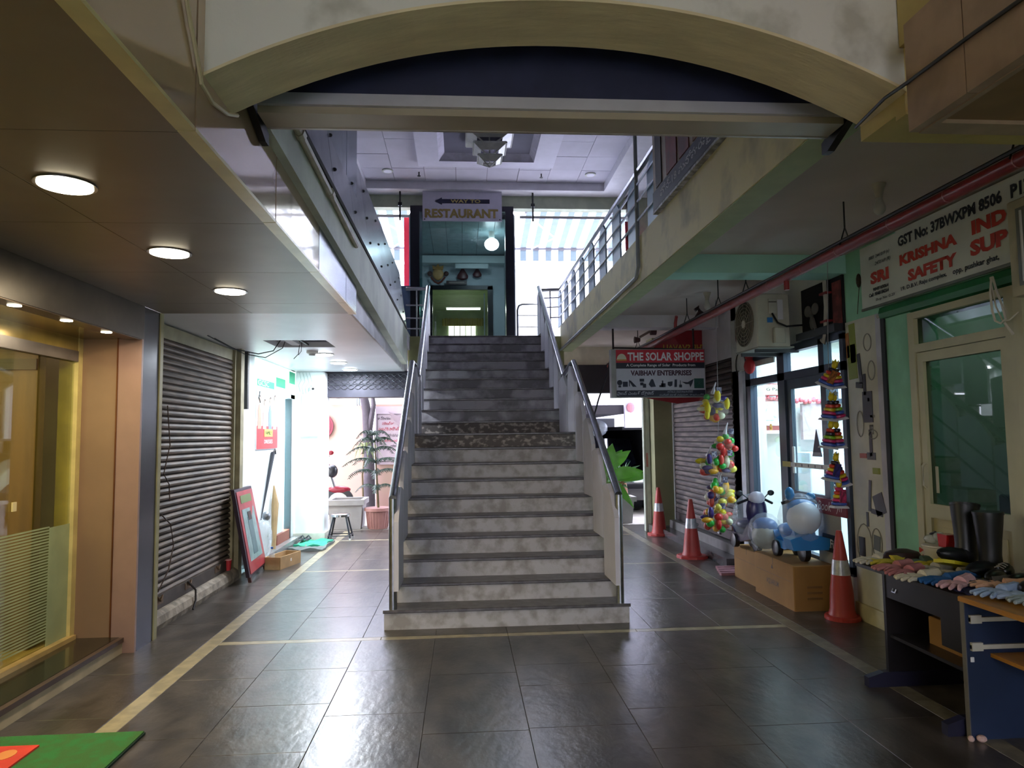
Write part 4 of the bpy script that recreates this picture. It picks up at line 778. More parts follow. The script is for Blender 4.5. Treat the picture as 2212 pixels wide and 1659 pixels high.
# variegated fan palm behind
fp = thing('fan_palm', 'pale yellow-green fan-leaved plant behind the tiered plant at the left exit', 'plant', (-1.95, 13.4, 0)); MB().tube([(-1.85, 13.4, 0), (-1.88, 13.4, .9), (-1.84, 13.4, 1.2)], .018, 6).build('stem', mat('plant_stem', '6a5a3c'), fp)
for k in range(26):
    a_ = rg.uniform(-.2, 2*PI); L_ = rg.uniform(.28, .42); el = rg.uniform(-.2, .9); c_ = Vector((-1.84, 13.4, 1.38)); d = Vector((math.cos(a_), math.sin(a_)*.6, 0))
    p1 = c_+d*L_*.5+Vector((0, 0, el*.15)); p2 = c_+d*L_+Vector((0, 0, -.22)); s_ = Vector((-d.y, d.x, 0))*.022
    MB().add([c_, p1-s_, p1+s_, p2], [(0, 1, 2), (1, 3, 2)]).build('leaf', mat('pale_leaf', '94a368', .5, rnd=.2), fp)
wd = thing('weed_plant', 'small leafy weed growing at the foot of the outside wall', 'plant', (-1.3, 15.2, 0))
for k in range(14):
    a_ = rg.uniform(0, 6.28); c_ = Vector((-1.35+rg.uniform(-.15, .15), 15.2, rg.uniform(.2, .7))); d = Vector((math.cos(a_), 0, math.sin(a_)*.6))*.12; s_ = Vector((-d.z, 0, d.x))*.35
    MB().add([c_, c_+d*.5+s_, c_+d, c_+d*.5-s_], [(0, 1, 2, 3)]).build('leaf', mat('weed_leaf', '7f9a50', .6, rnd=.2), wd)
MB().tube([(-1.35, 15.2, 0), (-1.33, 15.2, .7)], .008, 5).build('stem', mat('plant_stem', '6a5a3c'), wd)
# motorcycle
mc = thing('motorcycle', 'red and black motorcycle parked outside behind the white pillar', 'motorcycle', (-2.75, 13.7, 0))
X0, Y0 = -3.02, 14.3
mr = flat('moto_red', '7c1426', .25); mk = flat('moto_black', '1a1c22', .35)
def wheel(x):
    mb = MB(); mb.lathe([(.25, Y0-.04), (.30, Y0-.03), (.31, Y0), (.30, Y0+.03), (.25, Y0+.04)], (x, 0, .31), 24, axis='y'); mb.build('wheel', mk, mc, True)
    MB().lathe([(.05, Y0-.05), (.20, Y0-.045), (.20, Y0+.045), (.05, Y0+.05)], (x, 0, .31), 16, axis='y').build('hub', M_steel, mc, True)
wheel(X0+.55); wheel(X0-.75)
MB().ball((X0+.05, Y0, .82), .16, 14, (1.6, .8, .7)).build('fuel_tank', mr, mc, True)
MB().ball((X0-.55, Y0, .84), .18, 12, (1.9, .7, .45)).build('seat', mk, mc, True)
MB().ball((X0+.42, Y0, .93), .11, 12, (1, .9, 1.2)).build('headlight_cowl', mk, mc, True)
MB().tube([(X0+.35, Y0, .95), (X0+.55, Y0, .31)], .035, 8).build('front_fork', M_steel, mc); MB().tube([(X0+.30, Y0-.3, 1.05), (X0+.36, Y0-.1, 1.0), (X0+.36, Y0+.1, 1.0), (X0+.30, Y0+.3, 1.05)], .014, 6).build('handlebar', mk, mc)
MB().tube([(X0+.3, Y0-.25, 1.05), (X0+.42, Y0-.27, 1.25)], .007, 5).build('mirror_stem', mk, mc); MB().ball((X0+.44, Y0-.27, 1.30), .055, 10, (1, .3, .8)).build('mirror', mr, mc, True)
MB().bbox(X0-.3, X0+.2, Y0-.12, Y0+.12, .28, .6, .04).build('engine', flat('engine_grey', '55585e', .3, .8), mc); MB().tube([(X0+.1, Y0-.16, .35), (X0-.9, Y0-.18, .42)], .04, 8).build('exhaust', M_steel, mc)
MB().ball((X0+.55, Y0, .56), .17, 12, (1.4, .4, .45)).build('front_fender', mr, mc, True)

# ================================================================== OUTSIDE RIGHT
planter('planter', 'grey square planter holding a spiky plant by the right rear exit', 2.62, 3.08, 12.55, 12.95, .47, M_conc)
dp = thing('dracaena', 'spiky narrow-leaved plant with fibrous brown trunk in the right planter', 'plant', (2.85, 12.75, .42))
MB().lathe([(.13, .40), (.11, .6), (.09, .75)], (2.87, 12.72, 0), 10).build('trunk', mat('fibre_trunk', '7a5238', .9, bump=1, bscale=40), dp, True)
for k in range(60):
    a_ = rg.uniform(0, 2*PI); L_ = rg.uniform(.3, .5); el = rg.uniform(.1, 1.3); c_ = Vector((2.87, 12.72, .72+rg.uniform(-.08, .12))); d = Vector((math.cos(a_)*math.cos(el), math.sin(a_)*math.cos(el), math.sin(el)))
    p1 = c_+d*L_*.6; p2 = c_+d*L_+Vector((0, 0, -.08)); s_ = d.cross(Vector((0, 0, 1))).normalized()*.013
    MB().add([c_-s_*.5, c_+s_*.5, p1+s_, p2, p1-s_], [(0, 1, 2, 3, 4)]).build('leaf', mat('spiky_leaf', '6f8f72', .45, rnd=.3), dp)
bl = thing('broad_leaf_plant', 'bright green broad-leaved plant just beyond the stair rail at the right exit', 'plant', (2.5, 12.3, 0))
M_bl = mat('bright_leaf', '5ba332', .35, rnd=.15, var=.1)
def leaf(p, d, L_, W_, droop, m_, t_):
    p = Vector(p); d = Vector(d).normalized(); s_ = d.cross(Vector((0, -1, .2))).normalized(); v = []; f = []
    for i in range(9):
        u = i/8; c_ = p+d*L_*u+Vector((0, 0, -droop*u*u)); w_ = W_*math.sin(PI*(u**.8))*.5+.002; n_ = Vector((0, -.02*math.sin(u*9), 0))
        v += [c_-s_*w_+n_, c_+Vector((0, .012, 0)), c_+s_*w_-n_]
    for i in range(8):
        for j in (0, 1): a_ = i*3+j; f.append((a_, a_+1, a_+4, a_+3))
    MB().add(v, f).build('leaf', m_, t_, True)
for p, d, L_, W_, dr_ in (((2.18, 12.5, .95), (.25, 0, 1), .50, .26, .02), ((2.2, 12.5, .95), (1, -.1, 1.1), .62, .20, .12), ((2.16, 12.5, .9), (.7, 0, 1), .55, .24, .05), ((2.2, 12.45, .8), (1, -.2, .55), .72, .22, .22), ((2.2, 12.45, .8), (1, -.1, .25), .8, .20, .18), ((2.15, 12.5, .8), (-.5, 0, 1), .4, .2, .1), ((2.2, 12.4, .75), (.8, -.3, -.3), .45, .18, .3)): leaf((p[0]+.33, p[1]-.22, p[2]+.02), d, L_, W_, dr_, M_bl, bl)
for k in range(5): MB().tube([(2.50, 12.30, 0), (2.48+k*.02, 12.28, .5), (2.51, 12.26, .95)], .012, 6).build('stem', mat('green_stem', '6a8a4a', .6), bl)
pot = thing('small_planter', 'pale ledge planter beside the foot of the right stair rail', 'planter', (2.15, 12.6, 0)); MB().bbox(1.95, 2.42, 12.40, 12.8, 0, .52, .02).build('tub', mat('lilac_grey_tub', 'a9a6b2', .6), pot); MB().box(1.93, 2.46, 12.38, 12.82, .52, .58).build('rim', flat('tub_rim', 'd6d6da'), pot)
# dark car
car = thing('car', 'black car parked in shade outside the right rear exit', 'car', (2.9, 15.2, 0))
bd = mat('car_black', '14161e', .15, .3, coat=1, var=.02)
MB().prism([(14.2, .25), (14.15, .75), (14.9, .95), (15.5, 1.50), (17.6, 1.55), (18.1, 1.0), (18.2, .3)], 'x', 1.9, 3.7).build('body', bd, car)
MB().prism([(14.93, .98), (15.47, 1.46), (15.49, 1.44), (14.97, .96)], 'x', 2.02, 3.58).build('windscreen', mat('car_glass', '2a3a4c', .05, .2, coat=1), car)
for x in (2.05, 3.42): MB().bbox(x, x+.22, 14.08, 14.2, .62, .78, .02).build('headlamp', flat('headlamp', 'c8d2dc', .1, .5), car)
MB().box(2.3, 3.3, 14.1, 14.16, .40, .60).build('grille', M_black, car)
for x in (1.88, 3.52):
    for y in (14.75, 17.4): MB().lathe([(.14, x), (.30, x+.01), (.31, x+.10), (.30, x+.19), (.14, x+.2)], (0, y, .31), 20, axis='x').build('wheel', mk, car, True)
bh = thing('parking_shelter', 'dark flat-roofed shelter over the parked car outside the right exit', 'shelter', (2.6, 14, 0))
MB().box(1.3, 3.25, 13.9, 18.1, 2.0, 2.18).build('roof', flat('shelter_grey', '454049', .7), bh); MB().box(1.3, 3.9, 17.9, 18.1, 0, 2.0).build('back_wall', flat('shelter_dark', '12131a', .9), bh); MB().box(3.88, 3.95, 13.9, 18.1, 0, 1.75).box(3.25, 3.95, 14.2, 18.1, 1.68, 1.75).build('side_wall', flat('shelter_dark', '12131a'), bh); MB().box(1.25, 1.32, 13.9, 18, 0, 2.0).build('side_wall', flat('shelter_dark', '12131a'), bh)
MB().box(1.7, 2.35, 14.35, 14.38, 1.05, 1.92).build('glass_sheet', mat('blue_glass_sheet', '2c4658', .08, .1), bh)
wl = thing('glare_ball', 'small glowing white ball for a reflection under the dark shelter outside the right exit', 'lamp', (2.05, 14.2, 1.55)); MB().ball((2.06, 14.2, 1.62), .07, 12).build('bulb', flat('reflection_glow', 'f0faff', .5, emit=9), wl, True); MB().lathe([(.03, 14.26), (.06, 14.36)], (2.06, 0, 1.62), 10, axis='y').build('ball_back', M_white, wl)  # glowing ball added in place of a reflection in the glass
pb = thing('plastic_cover', 'crumpled clear plastic sheet hanging under the dark shelter', 'cover', (2.75, 14.1, 1.5)); MB().ball((2.72, 14.1, 1.72), .19, 12, (1.1, .4, .9)).build('film', wrap('grey_film', '9098a4', .35), pb, True)
db = thing('drop_box', 'lilac white box with a pink drawing at the right edge of the rear exit', 'box', (3.2, 13.6, 1.7)); MB().box(3.22, 3.55, 13.8, 13.9, 1.72, 2.28).build('panel', flat('lilac_panel', 'd6cfe2'), db); MB().ball((3.34, 13.79, 2.12), .09, 10, (1, .2, 1.1)).build('pink_print', flat('pink_print', 'd08a98'), db)
MB().tube([(1.98, 9.2, 2.65), (1.96, 9.4, 2.4), (1.90, 9.7, 2.1), (1.86, 9.9, 1.85), (1.72, 10.0, 1.62)], .013, 6).build('cable', flat('dark_cable', '2c2a32', .6), label='dark cable drooping from the solar sign towards the stairs', cat='cable')

# ================================================================== RIGHT SIDE: signs
ink_r, ink_k = flat('sign_red_ink', 'c23a28', .5), flat('sign_black_ink', '1c1e28', .5)
ks = thing('safety_shop_sign', 'long white hand-painted sign SRI KRISHNA with red and black lettering over the green door', 'sign', (3.36, 4.6, 2.62))
MB().box(3.36, 3.39, 5.135, 5.63, 2.615, 3.13).build('board', mat('sign_board_white', 'd6d9cd', .5, var=.06, scale=3), ks)
MB().box(3.355, 3.39, 3.2, 5.13, 2.62, 3.14).build('board', mat('sign_board_white', 'd6d9cd'), ks)
MB().box(3.352, 3.365, 3.2, 5.63, 2.598, 2.618).build('bottom_edge', mat('sign_edge_grey', '6c7268', .5), ks)
def kt(s, ya, yb, z0, z1, m_, b=.02, sh=0., x=3.354): return text(s, (x, ya, z0), (0, -1, 0), ya-yb, z1-z0, m_, ks, bold=b*1.25+.012, shear=sh)
kt('SRI', 5.49, 5.24, 2.795, 2.895, ink_r, .035, x=3.359)
kt('0883  2441019 (o)', 5.50, 5.22, 2.995, 3.03, ink_k, .0, .2, 3.359); kt('2470169 (R)', 5.42, 5.21, 2.935, 2.972, ink_k, .0, .2, 3.359)
kt('9848165064', 5.46, 5.25, 2.735, 2.765, ink_k, .02, .1, 3.359); kt('Cell: 9848184264', 5.52, 5.25, 2.695, 2.727, ink_k, .02, .1, 3.359)
kt('Shop No: G.23', 5.43, 5.18, 2.645, 2.672, ink_k, .01, .1, 3.359)
kt('GST No: 37BWXPM 8506', 5.10, 4.05, 3.005, 3.09, ink_k, .025); kt('P1Z', 3.98, 3.80, 3.005, 3.09, ink_k, .025)
kt('KRISHNA', 5.09, 4.46, 2.855, 2.94, ink_r, .035); kt('IND', 4.32, 4.02, 2.875, 2.97, ink_r, .035)
kt('SAFETY', 5.00, 4.47, 2.715, 2.805, ink_r, .035); kt('SUP', 4.345, 4.02, 2.735, 2.84, ink_r, .035)
kt('19, D.B.V. Raju complex,', 5.09, 4.58, 2.655, 2.695, ink_k, .012); kt('opp. pushkar ghat,', 4.52, 4.10, 2.648, 2.698, ink_k, .012)
gb = thing('green_shutter_housing', 'green painted rolling shutter housing under the safety shop sign', 'shutter', (3.4, 4.3, 2.48))
MB().prism([(3.40, 2.49), (3.365, 2.50), (3.352, 2.54), (3.365, 2.585), (3.40, 2.60)], 'y', 3.2, 5.40).build('housing', mat('green_enamel', '1f7a44', .4, var=.12, scale=4), gb); MB().tube([(3.39, 5.40, 2.53), (3.39, 5.46, 2.53)], .02, 8).build('axle', flat('axle_grey', 'b0a898'), gb)
# tube light casing at the right edge of the sign
tl = thing('tube_light_fitting', 'cream tube light fitting fixed over the right end of the safety shop sign', 'lamp', (3.32, 3.8, 2.53))
MB().bbox(3.28, 3.35, 3.45, 3.935, 2.385, 2.96, .008).build('casing', mat('cream_casing', 'bfb795', .5), tl); MB().box(3.272, 3.28, 3.52, 3.86, 2.44, 2.90).build('tube_recess', flat('recess_grey', '6f7268', .4), tl); MB().tube([(3.270, 3.82, 2.46), (3.270, 3.82, 2.88)], .008, 6).build('tube', flat('unlit_tube', 'c8c8bc', .3), tl)
MB().tube([(3.34, 4.16, 2.56), (3.31, 4.14, 2.45), (3.30, 4.12, 2.34), (3.30, 4.10, 2.27), (3.31, 4.07, 2.25), (3.31, 4.03, 2.27), (3.31, 4.05, 2.36), (3.32, 4.10, 2.46), (3.34, 4.15, 2.56)], .007, 6).tube([(3.34, 4.17, 2.56), (3.31, 4.10, 2.36), (3.31, 4.05, 2.26), (3.31, 4.0, 2.26), (3.33, 3.95, 2.30)], .005, 5).tube([(3.31, 4.04, 2.25), (3.33, 4.00, 2.17)], .008, 6).build('cable', flat('white_flex', 'cfcab8', .4), label='looped white flex hanging below the green shutter housing', cat='cable')
MB().tube([(2.66, 3.05, 3.16), (2.66, 3.05, 2.39)], .006, 6).build('hanger_rod', M_black, label='thin dark rod hanging in front of the safety shop sign', cat='rod')
# green pillar strip and door
M_df = mat('cream_door_paint', 'bdb894', .45, var=.06, scale=3)
struct('trim_8', MB().box(3.385, 3.41, 5.05, 5.36, 0, 2.5), mat('mint_strip', '8ccaa6', .55, var=.06))
struct('trim_9', box(3.37, 3.42, 5.36, 5.41, 0, 2.58), flat('black_gap', '0e0f12', .6))
dr = thing('shop_door', 'cream framed door with dark glass standing behind the boots table', 'door', (3.4, 4.5, 0))
MB().box(3.36, 3.44, 4.98, 5.05, 0, 2.48).box(3.36, 3.44, 4.03, 4.10, 0, 2.48).box(3.36, 3.44, 4.10, 4.98, 2.43, 2.48).box(3.36, 3.44, 4.10, 4.98, 2.175, 2.235).build('door_frame', M_df, dr)
MB().box(3.37, 3.43, 4.91, 4.975, .02, 2.17).box(3.37, 3.43, 4.10, 4.16, .02, 2.17).box(3.37, 3.43, 4.16, 4.91, 2.10, 2.17).box(3.37, 3.43, 4.16, 4.91, .97, 1.07).box(3.37, 3.43, 4.16, 4.91, .02, .12).build('door_stile', M_df, dr)
MB().box(3.39, 3.42, 4.16, 4.91, .12, .97).build('lower_panel', mat('cream_panel', 'bfb386', .5, var=.05), dr); MB().box(3.382, 3.39, 4.22, 4.85, .18, .91).build('raised_panel', mat('cream_panel', 'bfb386'), dr)
M_dg = glass('dark_door_glass', '7c8c84', .0)
MB().box(3.395, 3.40, 4.16, 4.91, 1.07, 2.10).build('glass_pane', M_dg, dr); MB().box(3.395, 3.40, 4.10, 4.98, 2.235, 2.43).build('fanlight_pane', M_dg, dr)
MB().tube([(3.36, 4.93, 1.18), (3.34, 4.93, 1.20), (3.34, 4.93, 1.34), (3.36, 4.93, 1.36)], .009, 6).build('door_handle', mat('cream_handle', 'b9b49a', .4), dr); MB().bbox(3.385, 3.392, 4.83, 4.86, 1.15, 1.34, .003).build('pull_plate', mat('cream_handle', 'b9b49a'), dr)
d2 = thing('shop_window', 'second cream window frame with dark glass at the right edge behind the table', 'window', (3.4, 3.6, 0))
MB().box(3.36, 3.44, 3.96, 4.03, 0, 2.48).box(3.36, 3.44, 3.3, 3.96, 2.43, 2.48).box(3.36, 3.44, 3.3, 3.96, 2.175, 2.235).box(3.36, 3.44, 3.3, 3.96, .97, 1.07).box(3.38, 3.42, 3.3, 3.96, 0, .97).build('window_frame', M_df, d2); MB().box(3.395, 3.40, 3.3, 3.96, 1.07, 2.43).build('glass_pane', M_dg, d2)
# things in the dark shop
dk = struct('wall_dark_shop', MB().box(4.5, 4.55, 3.1, 5.2, 0, 3), mat('green_shop_wall', '4c7460', .7))
for y, z0, z1, c, lab in ((4.9, 1.35, 1.98, 'c27a34', 'orange jacket hanging inside the dark safety shop'), (4.45, 1.42, 1.95, '8a2c26', 'dark red jacket hanging inside the dark safety shop, left one'), (4.15, 1.35, 1.95, '702420', 'dark red jacket hanging inside the dark safety shop, right one')):
    t = thing('hanging_jacket', lab, 'jacket', (4.3, y, z0)); MB().prism([(y-.10, z0), (y+.10, z0), (y+.14, z1-.12), (y+.05, z1), (y-.05, z1), (y-.14, z1-.12)], 'x', 4.26, 4.34).build('garment', mat('cloth_'+c, c, .8, var=.2), t); MB().tube([(4.3, y, z1), (4.3, y, z1+.12)], .005, 5).build('hook', M_steel, t)
tp = thing('wrapped_parcel', 'blue and silver wrapped parcel inside the dark safety shop', 'parcel', (4.0, 4.45, 1.0)); MB().ball((4.0, 4.42, 1.22), .14, 10, (.8, 1.4, .5)).build('wrapping', wrap('blue_wrapper', '8fb4d8', .8), tp, True); MB().bbox(3.8, 4.3, 3.9, 4.8, .12, 1.14, .01).build('pallet', flat('green_grey_stack', '55706a'), tp)

# printed pillar panel
pp = thing('printed_pillar_panel', 'white pillar panel printed with telephones beside the green strip', 'panel', (3.39, 5.68, .1))
MB().box(3.385, 3.40, 5.41, 5.95, .14, 2.555).build('panel', mat('printed_panel_white', 'cfcdbb', .5, var=.07, scale=4), pp); MB().box(3.383, 3.40, 5.41, 5.50, .14, 2.555).build('panel_edge', mat('lilac_edge', 'c3c1cc', .5, var=.08), pp); MB().box(3.36, 3.41, 5.41, 5.95, 0, .14).build('panel_base', mat('cream_ledge', 'c4bb92', .6), pp)
pk, pg_, pv = flat('print_black', '1e2022', .4), flat('print_grey', '8c8a80', .5), flat('print_olive', '8f9a38', .5)
def dec(poly, m_, nm='printed_shape'): MB().prism(poly, 'x', 3.380, 3.3845).build(nm, m_, pp)
def rect(y, z, w_, h, m_, a_=0, nm='printed_shape'):
    c_, s_ = math.cos(a_), math.sin(a_); dec([(y+c_*u*w_/2-s_*v_*h/2, z+s_*u*w_/2+c_*v_*h/2) for u, v_ in ((-1, -1), (1, -1), (1, 1), (-1, 1))], m_, nm)
rect(5.84, 2.36, .09, .34, pv, -.05); rect(5.86, 2.20, .13, .30, pv, -.05); rect(5.92, 2.35, .05, .22, flat('print_orange', 'b0702c'), -.05)
rect(5.75, 2.13, .045, .26, pk, -.12, 'printed_phone'); rect(5.77, 1.99, .10, .05, pk, .1, 'printed_phone')
rect(5.69, 1.99, .04, .18, pk, 0, 'printed_phone'); rect(5.66, 1.80, .14, .26, pk, 0, 'printed_phone'); rect(5.64, 1.86, .03, .03, flat('print_silver', 'c8c8c8'), 0)
rect(5.64, 1.50, .04, .22, pk, 0, 'printed_phone'); rect(5.64, 1.39, .12, .06, pk, 0, 'printed_phone'); rect(5.76, 1.39, .10, .04, flat('print_brick', 'a8503c'), 0)
rect(5.69, 1.06, .035, .26, pk, .1, 'printed_phone'); rect(5.56, 1.00, .14, .17, pk, -.35, 'printed_phone'); rect(5.60, .93, .16, .04, pk, .1, 'printed_phone')
rect(5.58, 1.27, .10, .05, pv, 0); rect(5.62, 1.62, .05, .06, pg_, 0); rect(5.60, 1.72, .06, .02, pg_, 0); rect(5.74, .86, .03, .12, pk, 0); rect(5.84, .62, .09, .16, pk, 0, 'printed_phone'); rect(5.62, .68, .09, .12, flat('print_slate', '5a605a'), .1)
for (y, z, r_, sz) in ((5.62, 2.34, .055, 1.3), (5.58, 2.10, .05, 1.6), (5.78, 1.66, .05, 2.2), (5.60, 1.57, .06, .6), (5.80, .64, .11, 1.6), (5.62, .68, .07, 1.7)):
    MB().tube([(3.381, y+r_*math.cos(a_/16*2*PI), z+r_*sz*math.sin(a_/16*2*PI)) for a_ in range(17)], .0045, 5, False).build('printed_outline', pg_, pp)
for dy in (0, .02, .04):
    for dz in (0, .03, .06): rect(5.60+dy, 1.66+dz-.08, .012, .018, pg_)
nst = thing('creeper_nest', 'dark stringy growth clinging to the green wall left of the sign', 'nest', (3.38, 5.72, 2.7)); MB().ball((3.38, 5.70, 2.88), .035, 8, (.5, .8, 1.8)).tube([(3.385, 5.70, 2.85), (3.385, 5.73, 2.7), (3.385, 5.75, 2.6)], .003, 4).build('fibres', mat('nest_dark', '4a4230', .9, bump=1), nst)

# ---- glass shop front
M_wf = mat('dark_window_frame', '3c4656', .4, .4, var=.04)
gf = struct('window_1', MB().box(3.36, 3.44, 7.99, 8.13, .36, 2.47).box(3.36, 3.44, 7.12, 7.28, .36, 2.47).box(3.36, 3.44, 6.30, 6.40, 2.15, 2.47).box(3.36, 3.44, 5.96, 8.13, 2.14, 2.22).box(3.36, 3.44, 5.96, 8.13, 2.42, 2.49).box(3.36, 3.44, 5.96, 6.02, .36, 2.47).box(3.36, 3.44, 5.96, 8.13, .34, .42), M_wf)
MB().box(3.38, 3.42, 7.02, 7.12, .42, 2.14).box(3.38, 3.42, 6.32, 6.42, .42, 2.14).box(3.38, 3.42, 6.42, 7.02, 2.04, 2.14).box(3.38, 3.42, 6.42, 7.02, .92, 1.0).build('sliding_sash', mat('sash_frame', '4c5866', .35, .4), gf)
M_cg = glass('clear_shop_glass', 'eef6fa', .03)
for a_ in ((7.28, 7.99, .42, 2.14), (7.28, 7.99, 2.22, 2.42), (6.40, 7.12, 2.22, 2.42), (6.02, 6.30, 2.22, 2.42), (6.42, 7.02, 1.0, 2.04), (6.02, 6.32, .42, 2.14), (6.42, 7.02, .42, .92)):
    MB().box(3.398, 3.402, *a_).build('glass_pane', M_cg, gf)
MB().bbox(3.36, 3.38, 6.97, 7.01, 1.18, 1.45, .004).build('sash_handle', flat('sash_handle_white', 'dfe6e8', .3), gf)
struct('trim_10', MB().box(3.33, 3.40, 8.14, 8.26, .12, 2.33), mat('pale_post', 'c3c8d4', .5)); struct('trim_11', MB().box(3.34, 3.40, 8.26, 8.30, .12, 2.3), flat('black_gap', '0e0f12'))
si = thing('price_strip', 'white marked strip running across the inside of the glass shop front', 'strip', (3.35, 6.7, 1.25)); MB().box(3.345, 3.352, 6.15, 7.20, 1.245, 1.29).build('strip', flat('strip_white', 'd6d4d0'), si); MB().box(3.343, 3.352, 7.02, 7.20, 1.24, 1.295).build('strip_end', flat('strip_end_yellow', 'a89a44'), si)
for k in range(6): MB().box(3.342, 3.345, 6.25+k*.13, 6.262+k*.13, 1.255, 1.28).build('mark', flat('mark_grey', '6a6670'), si)
ts = thing('triangle_sign', 'small dark triangular card stuck on the glass shop front', 'sign', (3.38, 6.56, 1.36)); MB().prism([(6.46, 1.36), (6.64, 1.36), (6.55, 1.62)], 'x', 3.385, 3.392).build('card', flat('card_navy', '2b2c44'), ts); MB().prism([(6.465, 1.36), (6.635, 1.36), (6.62, 1.40), (6.48, 1.40)], 'x', 3.383, 3.386).build('card_foot', flat('card_grey', '9a98a4'), ts)
rb = thing('shop_plate', 'dark red plate with white script lettering low on the glass shop front', 'sign', (3.33, 6.25, .82)); MB().box(3.335, 3.345, 5.98, 6.5, .84, .98).build('plate', flat('plate_red', '7c1c24'), rb); text('Book', (3.334, 6.47, .87), (0, -1, 0), .24, .085, flat('script_white', 'd8c8c0'), rb, shear=.3)
text('yn', (3.334, 6.15, .86), (0, -1, 0), .10, .07, flat('script_white', 'd8c8c0'), rb, shear=.3)
wf = thing('round_sticker', 'black WiFi sticker on the panel behind the near traffic cone', 'sticker', (3.35, 6.25, .5)); MB().bbox(3.340, 3.352, 6.10, 6.50, .30, .84, .004).build('panel', flat('sticker_panel', '9c9a92'), wf); MB().box(3.336, 3.340, 6.2, 6.42, .50, .66).build('patch', flat('print_black', '1e2022'), wf); text('WiFi', (3.335, 6.40, .54), (0, -1, 0), .18, .08, flat('strip_white', 'd6d4d0'), wf, bold=.02)
# interior of the glass shop
sh2 = thing('wall_shrine', 'framed shrine picture with red garland on the end wall of the glass shop', 'picture', (3.78, 8.5, 1.6))
MB().box(3.62, 3.96, 8.50, 8.58, 1.62, 2.02).build('frame', flat('shrine_red', '8a3434', .4), sh2); MB().box(3.65, 3.93, 8.49, 8.50, 1.68, 1.98).build('picture', mat('shrine_picture', '9cc4ea', .4, var=.3, scale=14, h2='f0f0e0'), sh2)
MB().prism([(3.72, 1.75), (3.86, 1.75), (3.82, 1.86), (3.79, 1.95), (3.76, 1.86)], 'y', 8.48, 8.49).build('printed_figure', flat('print_cream', 'f0eeda'), sh2)
mb = MB(); 
for k in range(9): mb.ball((3.63+k*.04, 8.49, 2.02+.012*math.sin(k*2)), .022, 6)
mb.build('garland', flat('garland_red', 'c02838'), sh2, kind='stuff')
MB().box(3.58, 4.0, 8.40, 8.58, 1.58, 1.62).build('shelf', M_white, sh2)
for dx in (0, .07): MB().lathe([(.014, 1.62), (.02, 1.66), (.012, 1.70)], (3.72+dx, 8.44, 0), 8).build('lamp_stand', mat('brass', 'd09a3c', .25, .9), sh2)
gp = thing('payment_sign', 'cream and red G Pay card above the shrine in the glass shop', 'sign', (3.8, 8.5, 2.04)); MB().box(3.68, 3.96, 8.47, 8.485, 2.05, 2.20).build('card', flat('card_red', 'b03a44'), gp); MB().box(3.72, 3.96, 8.465, 8.47, 2.06, 2.19).build('card_face', flat('card_cream', 'dccfb4'), gp); text('G Pay', (3.76, 8.464, 2.10), (1, 0, 0), .18, .05, flat('ink_dark', '3c3a3c'), gp)
cab = thing('display_cabinet', 'pale cabinet with a red garland inside the glass shop', 'cabinet', (4.3, 8.3, .12)); MB().bbox(4.15, 4.85, 8.2, 8.55, .12, 1.35, .01).build('body', flat('cab_white', 'dce4ea'), cab); MB().box(4.2, 4.5, 8.44, 8.5, 1.5, 1.95).build('picture_frame', flat('pale_frame', 'bca8a8'), cab)
mb = MB()
for k in range(8): mb.ball((4.12+k*.055, 8.42, 1.98+.015*math.sin(k*2)), .035, 6)
mb.build('garland', flat('garland_pink', 'd06a74'), cab, kind='stuff')
ptr = thing('printer', 'dark wall box inside the glass shop', 'box', (4.6, 8.4, 1.9)); MB().bbox(4.55, 4.85, 8.35, 8.55, 1.95, 2.2, .01).build('casing', flat('box_dark', '3c4450'), ptr); MB().box(4.62, 4.76, 8.345, 8.35, 2.0, 2.12).build('label_patch', flat('patch_pale', 'b8c0c8'), ptr)

# ---- air conditioner outdoor unit and recess drawn as a dark sheet
ac = thing('air_conditioner', 'cream outdoor air conditioner unit mounted above the glass shop front', 'air conditioner', (3.1, 7.0, 2.44))
M_ac = mat('aged_cream_metal', 'c2bfae', .45, var=.08, scale=4)
MB().bbox(2.93, 3.27, 6.75, 7.30, 2.45, 2.985, .012).build('casing', M_ac, ac)
MB().lathe([(.235, 2.928), (.235, 2.934)], (0, 7.06, 2.72), 28, axis='x').build('fan_opening', flat('fan_shadow', '4a463a', .7), ac)
for r_ in (.05, .09, .13, .17, .205, .235): MB().tube([(2.922, 7.06+r_*math.cos(k/24*2*PI), 2.72+r_*math.sin(k/24*2*PI)) for k in range(25)], .004, 5, False).build('grille_ring', flat('grille_tan', '8c8470', .5), ac)
for k in range(12): a_ = k*PI/6; MB().tube([(2.921, 7.06, 2.72), (2.921, 7.06+.235*math.cos(a_), 2.72+.235*math.sin(a_))], .003, 4).build('grille_spoke', flat('grille_tan', '8c8470'), ac)
MB().lathe([(.04, 2.915), (.04, 2.925)], (0, 7.06, 2.72), 16, axis='x').build('grille_hub', M_ac, ac)
MB().bbox(3.05, 3.13, 6.735, 6.75, 2.78, 2.93, .004).build('valve_panel', mat('panel_cream', 'cfcdc0', .4), ac); MB().box(3.05, 3.13, 6.73, 6.737, 2.89, 2.90).build('label_line', flat('label_dark', '55524a'), ac)
MB().box(3.145, 3.20, 6.745, 6.75, 2.72, 2.92).build('spec_label', flat('label_pale', 'd8d8dc'), ac); MB().box(3.035, 3.09, 6.745, 6.75, 2.69, 2.74).build('blue_label', flat('label_blue', '2c78c0'), ac)
MB().bbox(3.08, 3.20, 6.70, 6.75, 2.48, 2.64, .012).build('pipe_cover', M_ac, ac); MB().box(2.93, 3.30, 6.74, 7.31, 2.435, 2.45).build('base_tray', mat('tray_grey', '8f8c80', .5), ac)
